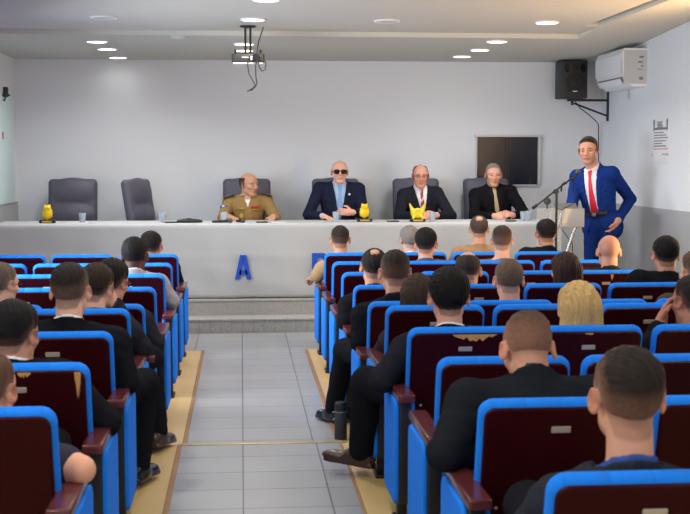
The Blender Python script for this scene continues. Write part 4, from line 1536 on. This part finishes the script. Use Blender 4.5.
MYm = 11.16
ms = thing('microphone_stand', 'black boom microphone stand reaching across the lectern to the speaker', 'microphone stand', tuple(unp(556.5, 200, MYm) * np.array([1, 1, 0])))
o_ = np.array(ms.location)
bA, bB, cl, pt_ = unp(533, 208, MYm) - o_, unp(576.5, 174.5, MYm + .25) - o_, unp(556, 191.5, MYm) - o_, unp(579.5, 170, MYm + .3) - o_
MB().tube([(0, 0, .03), (0, 0, cl[2] + .02)], .011, 10).build('pole', M['bmetal'], ms)
MB().lathe([(.14, 0), (.14, .012), (.03, .03)], n=28).build('base', M['bmetal'], ms)
MB().tube([bA, bB], .0085, 10).tube([bA, bA + (bB - bA) * .08], .016, 10).build('boom', M['bmetal'], ms)
MB().lathe([(.022, -.03), (.026, 0), (.022, .03)], cl, 14, RM([(0, 0, 1), (1, 0, 0), (0, 1, 0)])).tube([cl + np.array([.05, 0, .0]), cl + np.array([.055, 0, .06]), cl + np.array([.08, 0, .085]), cl + np.array([.10, 0, .07])], .009, 8).build('boom_clutch', M['bmetal'], ms)
d_ = nrm(pt_ - bB)
mc = MB().tube([bB - d_ * .10, bB, bB + d_ * .02], [.011, .014, .016], 12).build('microphone', M['bmetal'], ms)
MB().tube([bB + d_ * .018, bB + d_ * .03, bB + d_ * .055, bB + d_ * .072, bB + d_ * .076], [.018, .024, .025, .016, .004], 14).build('microphone_grille', M['foam'], mc)
MB().tube([bB - d_ * .1, bB + np.array([-.03, -.02, -.18]), cl + np.array([.16, 0, -.12]), cl + np.array([.06, 0, -.17]), cl + np.array([.0, 0, -.16])], .0045, 6).build('cable', M['bmetal'], ms)
sm_p = unp(548, 203.5, 11.27)
sm2 = thing('table_microphone', 'round-headed grey microphone on a short stem at the lectern', 'microphone', (sm_p[0], 11.3, lz))
MB().tube([(0, -.0, .0), (0, 0, sm_p[2] - lz)], .007, 8).build('stem', M['bmetal'], sm2)
MB().lathe([(.004, -.022), (.03, -.015), (.036, 0), (.03, .015), (.004, .022)], (0, 0, sm_p[2] - lz + .02), 18, RM([(1, 0, 0), (0, 0, 1), (0, -1, 0)])).build('head', M['foam'], sm2)

# ------------------------------------------------------------------ things on the table
EPS = TZ + .001


def on_table(px, Y):
    p = unp(px, 220, Y)
    return (p[0], Y, EPS)


def owl(label, px, Y, kind):
    t = thing('owl_figurine' if kind == 'owl' else 'winged_figurine', label, 'figurine', on_table(px, Y))
    MB().box((-.078, -.04, 0), (.078, .04, .032), .004).build('base', M['bmetal'], t)
    V = Vol((-.14, -.10, .0), (.14, .10, .28), .0045)
    if kind == 'owl':
        V.put(('el', np.array([0, 0, .095]), I3, (.040, .036, .062)), .02)
        V.put(('el', np.array([0, -.004, .152]), I3, (.036, .033, .030)), .02)
        for q in (-1, 1):
            V.put(('rc', np.array([q * .022, 0, .170]), np.array([q * .028, 0, .190]), .010, .004), .01)
            V.put(('el', np.array([q * .014, -.032, .154]), I3, (.011, .008, .011)), .006)
            V.put(('el', np.array([q * .038, .004, .095]), I3, (.012, .026, .045)), .01)
        V.put(('rc', np.array([0, -.036, .148]), np.array([0, -.042, .136]), .005, .002), .004)
    else:
        V.put(('el', np.array([0, 0, .075]), I3, (.066, .040, .046)), .02)
        V.put(('el', np.array([0, -.008, .118]), I3, (.034, .030, .026)), .02)
        for q in (-1, 1):
            V.put(('rc', np.array([q * .045, 0, .10]), np.array([q * .082, 0, .185]), .026, .007), .02)
            V.put(('rc', np.array([q * .03, -.03, .06]), np.array([q * .05, -.035, .036]), .014, .012), .01)
            V.put(('el', np.array([q * .014, -.034, .122]), I3, (.010, .008, .009)), .005)
    obj('figure', V.mesh('figure'), M['yellow'] if kind == 'owl' else M['pale_yellow'], t)
    MB().box((-.05, -.0425, .008), (.05, -.0395, .024)).build('name_plate', M['gold'], t)


owl('yellow owl figurine on a black base before the empty chair', 47.5, 12.30, 'owl')
owl('yellow owl figurine on a black base beside the person wearing sunglasses', 364.5, 12.30, 'owl')
owl('pale gold figurine with two raised wings before the red striped tie', 417.5, 12.24, 'wing')
cups = [(82.5, 12.34, 'glass of water before the empty chair that faces the hall'), (162, 12.34, 'glass of water beside the sideways chair'), (224, 12.45, 'glass of water by the uniformed officer'), (432.5, 12.28, 'glass of water beside the winged figurine'),
        (336, 12.42, 'glass of water at the hands of the person wearing sunglasses'), (523.5, 12.32, 'glass of water at the lectern end of the table, first of a pair'), (529, 12.45, 'glass of water at the lectern end of the table, second of a pair')]
cm, wm = None, None
for px, Y, lb in cups:
    if cm is None:
        cm = MB().lathe([(.026, 0), (.0275, .004), (.036, .098), (.034, .098), (.0255, .008), (.0, .007)], n=22, caps=False).mesh('glass', 50)
        wm = MB().lathe([(.0, .0085), (.0250, .0085), (.0305, .062), (.0, .062)], n=22, caps=False).mesh('water', 50)
    t = thing('drinking_glass', lb, 'glass', on_table(px, Y), 0, 'glasses on the head table')
    obj('tumbler', cm, M['glasscup'], t)
    obj('water', wm, M['glasscup'], t)
px = on_table(189, 12.28)
b_ = Vol((-.16, -.09, -.02), (.16, .09, .07), .006)
b_.put(('el', np.array([0, 0, .018]), I3, (.118, .06, .018)), .02)
b_.put(('rc', np.array([-.11, 0, .012]), np.array([.0, -.01, .026]), .012, .018), .02)
b_.put(('rc', np.array([.0, 0, .022]), np.array([.13, -.01, .014]), .018, .010), .02)
X_, Y_, Z_ = b_.full()
b_.F = np.maximum(b_.F, -Z_)
tag(obj('folded_cap', b_.mesh('folded_cap'), M['bplastic'], None, px), 'black folded cap lying on the white table left of the officer', 'cap')
for px, Y, l_, lb in ((171.5, 12.25, .10, 'dark phone beside the glass at the sideways chair'), (262, 12.20, .085, 'dark phone lying on the table in front of the officer'), (393, 12.25, .085, 'dark phone on the table left of the red striped tie'), (511, 12.22, .075, 'dark phone near the clasped hands of the grey-haired panellist')):
    t = thing('phone', lb, 'phone', on_table(px, Y), .2, 'phones on the head table')
    MB().pad((0, 0, .006), l_ * 1.4, .075, .010, .012, .003, I3).build('case', M['bplastic'], t)
    MB().pad((0, 0, .0115), l_ * 1.4 - .012, .066, .001, .008, .0004, I3).build('screen', M['dglass'], t)
t = thing('handheld_microphone', 'black microphone with grey grille lying before the officer', 'microphone', on_table(228, 12.17))
MB().tube([(-.16, .0, .014), (-.04, 0, .017), (.0, 0, .022)], [.011, .014, .018], 12).build('handle', M['bmetal'], t)
MB().lathe([(.004, -.026), (.020, -.02), (.025, 0), (.020, .02), (.004, .026)], (.022, 0, .025), 16, RM([(0, 1, 0), (0, 0, 1), (1, 0, 0)])).build('grille', M['foam'], t)
t = thing('handheld_microphone', 'short dark microphone head beside the lying microphone', 'microphone', on_table(243, 12.2), .5)
MB().tube([(-.02, .10, .014), (.0, .02, .018)], [.011, .015], 12).build('handle', M['bmetal'], t)
MB().lathe([(.004, -.024), (.018, -.02), (.022, 0), (.018, .018), (.004, .024)], (.0, 0, .022), 16, RM([(0, 0, 1), (1, 0, 0), (0, 1, 0)])).build('grille', M['foam'], t)
t = tag(MB().box((-.11, -.05, 0), (.11, .06, .003), .001).build('paper_sheet', M['paper'], loc=on_table(77, 12.22)), 'white sheet of paper before the empty chair that faces the hall', 'paper')
t = tag(MB().box((-.07, -.05, 0), (.07, .06, .003), .001).build('paper_sheet', M['paper'], loc=on_table(279, 12.2)), 'white sheet of paper at the forearm of the officer', 'paper')

# ------------------------------------------------------------------ projector
pj = unp(248, 59.5, 10.68)
t = thing('projector', 'black projector hanging from the ceiling on a short mount, cables dangling', 'projector', (pj[0], 10.68, ZC_N))
zb = pj[2] - ZC_N
MB().lathe([(.07, 0), (.07, -.012), (.03, -.02)], n=20).build('ceiling_plate', M['bmetal'], t)
mt = MB()
for sx in (-.022, .022):
    mt.tube([(sx, 0, -.01), (sx, 0, zb + .06)], .010, 8)
mt.box((-.05, -.02, zb + .045), (.05, .02, zb + .06), .003).box((-.12, -.015, zb + .045), (-.10, .015, zb + .085)).box((.10, -.015, zb + .045), (.12, .015, zb + .085))
mt.build('mount', M['bmetal'], t)
bo = MB().pad((0, 0, zb + .005), .285, .24, .075, .02, .012, I3).build('body', M['bplastic'], t)
MB().pad((0, 0, zb - .040), .27, .22, .018, .015, .005, I3).build('underside', M['greyplast'], t)
MB().lathe([(.034, 0), (.034, .02), (.02, .02)], (.07, -.12, zb + .005), 18, RM([(1, 0, 0), (0, 0, 1), (0, -1, 0)])).build('lens', M['dglass'], bo)
MB().box((-.055, -.123, zb + .005), (.015, -.119, zb + .013)).box((.02, -.123, zb - .015), (.05, -.119, zb + .02)).build('port_panel', M['greyplast'], bo)
cu = lambda pts: [unp(a_, b_, 10.52) - np.array([pj[0], 10.68, ZC_N]) for a_, b_ in pts]
MB().tube(cu([(263.5, 27), (261.5, 33), (258.5, 42), (257, 52), (257.5, 60), (255.5, 66), (256, 78), (257, 84), (253, 88), (247, 91.5)]), .006, 6).build('cable', M['bmetal'], t)
MB().tube(cu([(250, 56), (247.5, 64), (249, 74), (253.5, 82), (256, 86), (252, 90), (247, 91)]), .006, 6).build('cable', M['bmetal'], t)
MB().tube(cu([(258, 60), (259, 67), (262, 71), (265, 70), (266, 64), (264, 59)]), .006, 6).build('cable', M['bmetal'], t)

# ------------------------------------------------------------------ loudspeaker on its bracket
Yk = 13.44
k0, k1 = unp(562, 60, Yk), unp(588, 98.5, Yk)
kx, kz0, kz1 = (k0[0] + k1[0]) / 2, k1[2], k0[2]
t = thing('loudspeaker', 'black loudspeaker held on a bracket high beside the air conditioner', 'loudspeaker', (kx, Yk, kz0), .06)
kw, kh = (k1[0] - k0[0]), kz1 - kz0
MB().box((-kw / 2, 0, 0), (kw / 2, .26, kh), .016).build('cabinet', M['bplastic'], t)
RW = RM([(1, 0, 0), (0, 0, 1), (0, -1, 0)])
MB().lathe([(.118, 0), (.118, .006), (.104, .008), (.06, -.012 + .012), (.03, .004), (.0, .006)], (0, -.001, kh * .40), 30, RW, caps=False).build('woofer', M['bmetal'], t)
for sx in (-1, 1):
    mb = MB().lathe([(.030, 0), (.030, .004), (.022, .004), (.020, .0015), (0, .0015)], (0, 0, 0), 20, RW @ np.diag([1, 1.75, 1]), caps=False)
    mb.build('bass_port', M['lens'], t, loc=(sx * kw * .30, -.001, kh * .80))
MB().lathe([(.035, 0), (.035, .004), (.012, .003), (.0, .008)], (0, -.001, kh * .80), 20, RW, caps=False).build('tweeter', M['bmetal'], t)
MB().box((-.032, -.008, kh * .165), (.032, 0, kh * .20), .002).build('badge', M['white'], t)
bk = thing('speaker_bracket', 'black steel wall bracket carrying the loudspeaker', 'bracket', (XR, Yk + .1, kz0))
b0 = unp(603, 92, Yk + .1)
b1 = unp(603, 121, Yk + .1)
dz0, dz1 = b0[2] - kz0, b1[2] - kz0
MB().box((-.02, -.022, dz1), (0, .022, dz0), .003).build('wall_plate', M['bmetal'], bk)
MB().box((kx - XR - .06, -.016, -.028), (-.01, .016, -.002), .004).build('arm', M['bmetal'], bk)
MB().tube([(kx - XR + .02, 0, -.05), (-.02, 0, dz1 + .06)], .011, 8).tube([(kx - XR, 0, -.02), (kx - XR, 0, -.07)], .016, 8).build('brace', M['bmetal'], bk)
cb = [(575, 101), (580, 108), (588, 114), (596, 121), (598.5, 124), (598.6, 140), (598.5, 170), (598.6, 205)]
o_ = MB().tube([unp(a_, b_, 13.50 if i < 4 else 13.76) for i, (a_, b_) in enumerate(cb)], .006, 6).build('loudspeaker_cable', M['bmetal'])
tag(o_, 'thin black cable running from the loudspeaker down the wall corner', 'cable')

# ------------------------------------------------------------------ air conditioner
ya, yb_ = 12.25, 13.16
az1 = CAM_H + 1.155
az0 = az1 - .395
t = thing('air_conditioner', 'white split air conditioner mounted high on the right-hand wall', 'air conditioner', (XR, (ya + yb_) / 2, az0))
hy = (yb_ - ya) / 2
h_ = az1 - az0
pr = [(0, 0), (-.15, .0), (-.215, .05), (-.255, .11), (-.265, h_ - .04), (-.24, h_), (0, h_)]
MB().prism(pr, (0, -hy, 0), (1, 0, 0), (0, 0, 1), (0, 1, 0), 2 * hy).build('housing', M['white'], t, smooth=25)
MB().prism([(-.268, .13), (-.274, .14), (-.278, h_ - .06), (-.268, h_ - .05)], (0, -hy + .01, 0), (1, 0, 0), (0, 0, 1), (0, 1, 0), 2 * hy - .02).build('front_cover', M['white'], t, smooth=25)
MB().prism([(-.258, .095), (-.225, .045), (-.222, .052), (-.255, .102)], (0, -hy + .05, 0), (1, 0, 0), (0, 0, 1), (0, 1, 0), 2 * hy - .1).build('air_outlet', M['ink'], t)
MB().prism([(-.262, .085), (-.232, .03), (-.236, .026), (-.268, .082)], (0, -hy + .06, 0), (1, 0, 0), (0, 0, 1), (0, 1, 0), 2 * hy - .12).build('louvre', M['white'], t)
MB().box((-.245, -hy - .002, .03), (0, -hy, h_ - .02)).build('end_cap', M['greyplast'], t)
lbm = MB()
for i, (x_, z_, w_, hh_) in enumerate(((-.06, h_ - .10, .045, .02), (-.07, h_ - .15, .05, .016), (-.05, h_ - .19, .03, .012), (-.075, h_ - .22, .055, .008), (-.06, .07, .04, .03))):
    lbm.box((x_ - w_ / 2, -hy - .0035, z_), (x_ + w_ / 2, -hy - .002, z_ + hh_))
lbm.build('printed_label', M['ink'], t)
MB().tube([(-.02, hy * .2, .0), (-.02, hy * .2, -.06), (-.012, hy * .2, -.10)], .014, 8).build('drain_pipe', M['greyplast'], t)

# ------------------------------------------------------------------ notice on the right wall
py0, py1, pz0, pz1 = 11.55, 12.02, CAM_H + (160 - 163.5) / 102.5, CAM_H + (160 - 119) / 102.5
t = thing('wall_notice', 'white printed notice sheet with small lines of text on the right wall', 'notice', (XR, (py0 + py1) / 2, (pz0 + pz1) / 2))
a_, b_ = (py1 - py0) / 2, (pz1 - pz0) / 2
MB().box((-.006, -a_, -b_), (0, a_, b_), .001).build('sheet', M['paper'], t)
tx = MB()
for i, (zf, l0, l1, th) in enumerate(((.90, .30, .62, .012), (.82, .30, .58, .012), (.75, .30, .64, .012), (.68, .30, .64, .010), (.60, .10, .92, .022), (.42, .10, .70, .010), (.30, .10, .86, .010), (.18, .10, .98, .010), (.04, .10, .84, .010), (-.08, .10, .62, .010), (-.20, .10, .86, .012), (-.58, .62, .95, .008))):
    ya_, yb2 = a_ - l0 * 2 * a_, a_ - l1 * 2 * a_
    n_ = max(2, int((ya_ - yb2) / .05))
    for j in range(n_):
        tx.box((-.0075, yb2 + (ya_ - yb2) * j / n_ + .004, zf * b_ - th / 2), (-.0058, yb2 + (ya_ - yb2) * (j + 1) / n_, zf * b_ + th / 2))
tx.build('text_lines', M['ink'], t)
tr = MB()
tr.box((-.0075, -a_ * .92, -.33 * b_ - .006), (-.0058, a_ * .8, -.33 * b_ + .006))
tr.build('red_text_line', M['redink'], t)
for yy in (a_ * .82, -a_ * .80):
    MB().prism([(-.024, .03), (-.02, .05), (0, .06), (.02, .05), (.024, .03), (.014, -.05), (0, -.07), (-.014, -.05)], (-.0075, yy, b_ * .78), (0, 1, 0), (0, 0, 1), (1, 0, 0), .0016).build('emblem', M['ink'], t)
for y0_, y1_ in ((a_ * .93, a_ * .99), (-a_ * .99, -a_ * .92)):
    MB().box((-.0075, y0_, -b_ * .66), (-.0058, y1_, -b_ * .54)).build('emblem', M['ink'], t)

# ------------------------------------------------------------------ left wall: banner and small wall camera
t = thing('wall_banner', 'pale blue-white banner hanging on the left wall beside the stage', 'banner', (XL + .013, 13.1, 1.225))
MB().box((0, -.75, .0), (.012, .44, 1.185), .002).build('cloth', M['banner'], t)
MB().prism([(-.03, -.03), (.03, -.04), (.04, .03), (0, .05), (-.04, .02)], (.012, -.16, .72), (0, 1, 0), (0, 0, 1), (1, 0, 0), .002).build('red_emblem', M['red'], t)
t = thing('wall_camera', 'small black camera on a wall arm at the upper left edge', 'camera', (XL, 13.0, 2.36))
MB().tube([(0, 0, -.03), (.04, 0, -.045), (.055, -.02, -.005)], .010, 8).box((0, -.03, -.06), (.012, .03, .0), .002).build('arm', M['bmetal'], t)
MB().lathe([(.0, -.01), (.026, -.01), (.028, .0), (.028, .085), (.024, .095), (.0, .095)], (.058, -.02, .0), 16, caps=False).build('camera_body', M['bplastic'], t)
MB().box((.02, -.035, .0), (.10, -.005, .018), .004).build('bracket', M['bmetal'], t)

# ------------------------------------------------------------------ bottle on the floor by the aisle
p = unp(343.5, 443, 7.10)
t = thing('flask', 'black flask standing on the floor at the right aisle edge', 'flask', (p[0] - .015, 7.12, .0125 if p[0] < .585 else .006))
MB().lathe([(.034, 0), (.038, .004), (.038, .175), (.034, .182), (.0, .182)], n=24, caps=False).build('bottle', M['bplastic'], t)
MB().lathe([(.037, .182), (.037, .222), (.032, .230), (.0, .230)], n=24, caps=False).build('cap', M['bmetal'], t)
MB().lathe([(.0385, .170), (.0385, .174)], n=24, caps=False).build('ring', M['steel'], t)
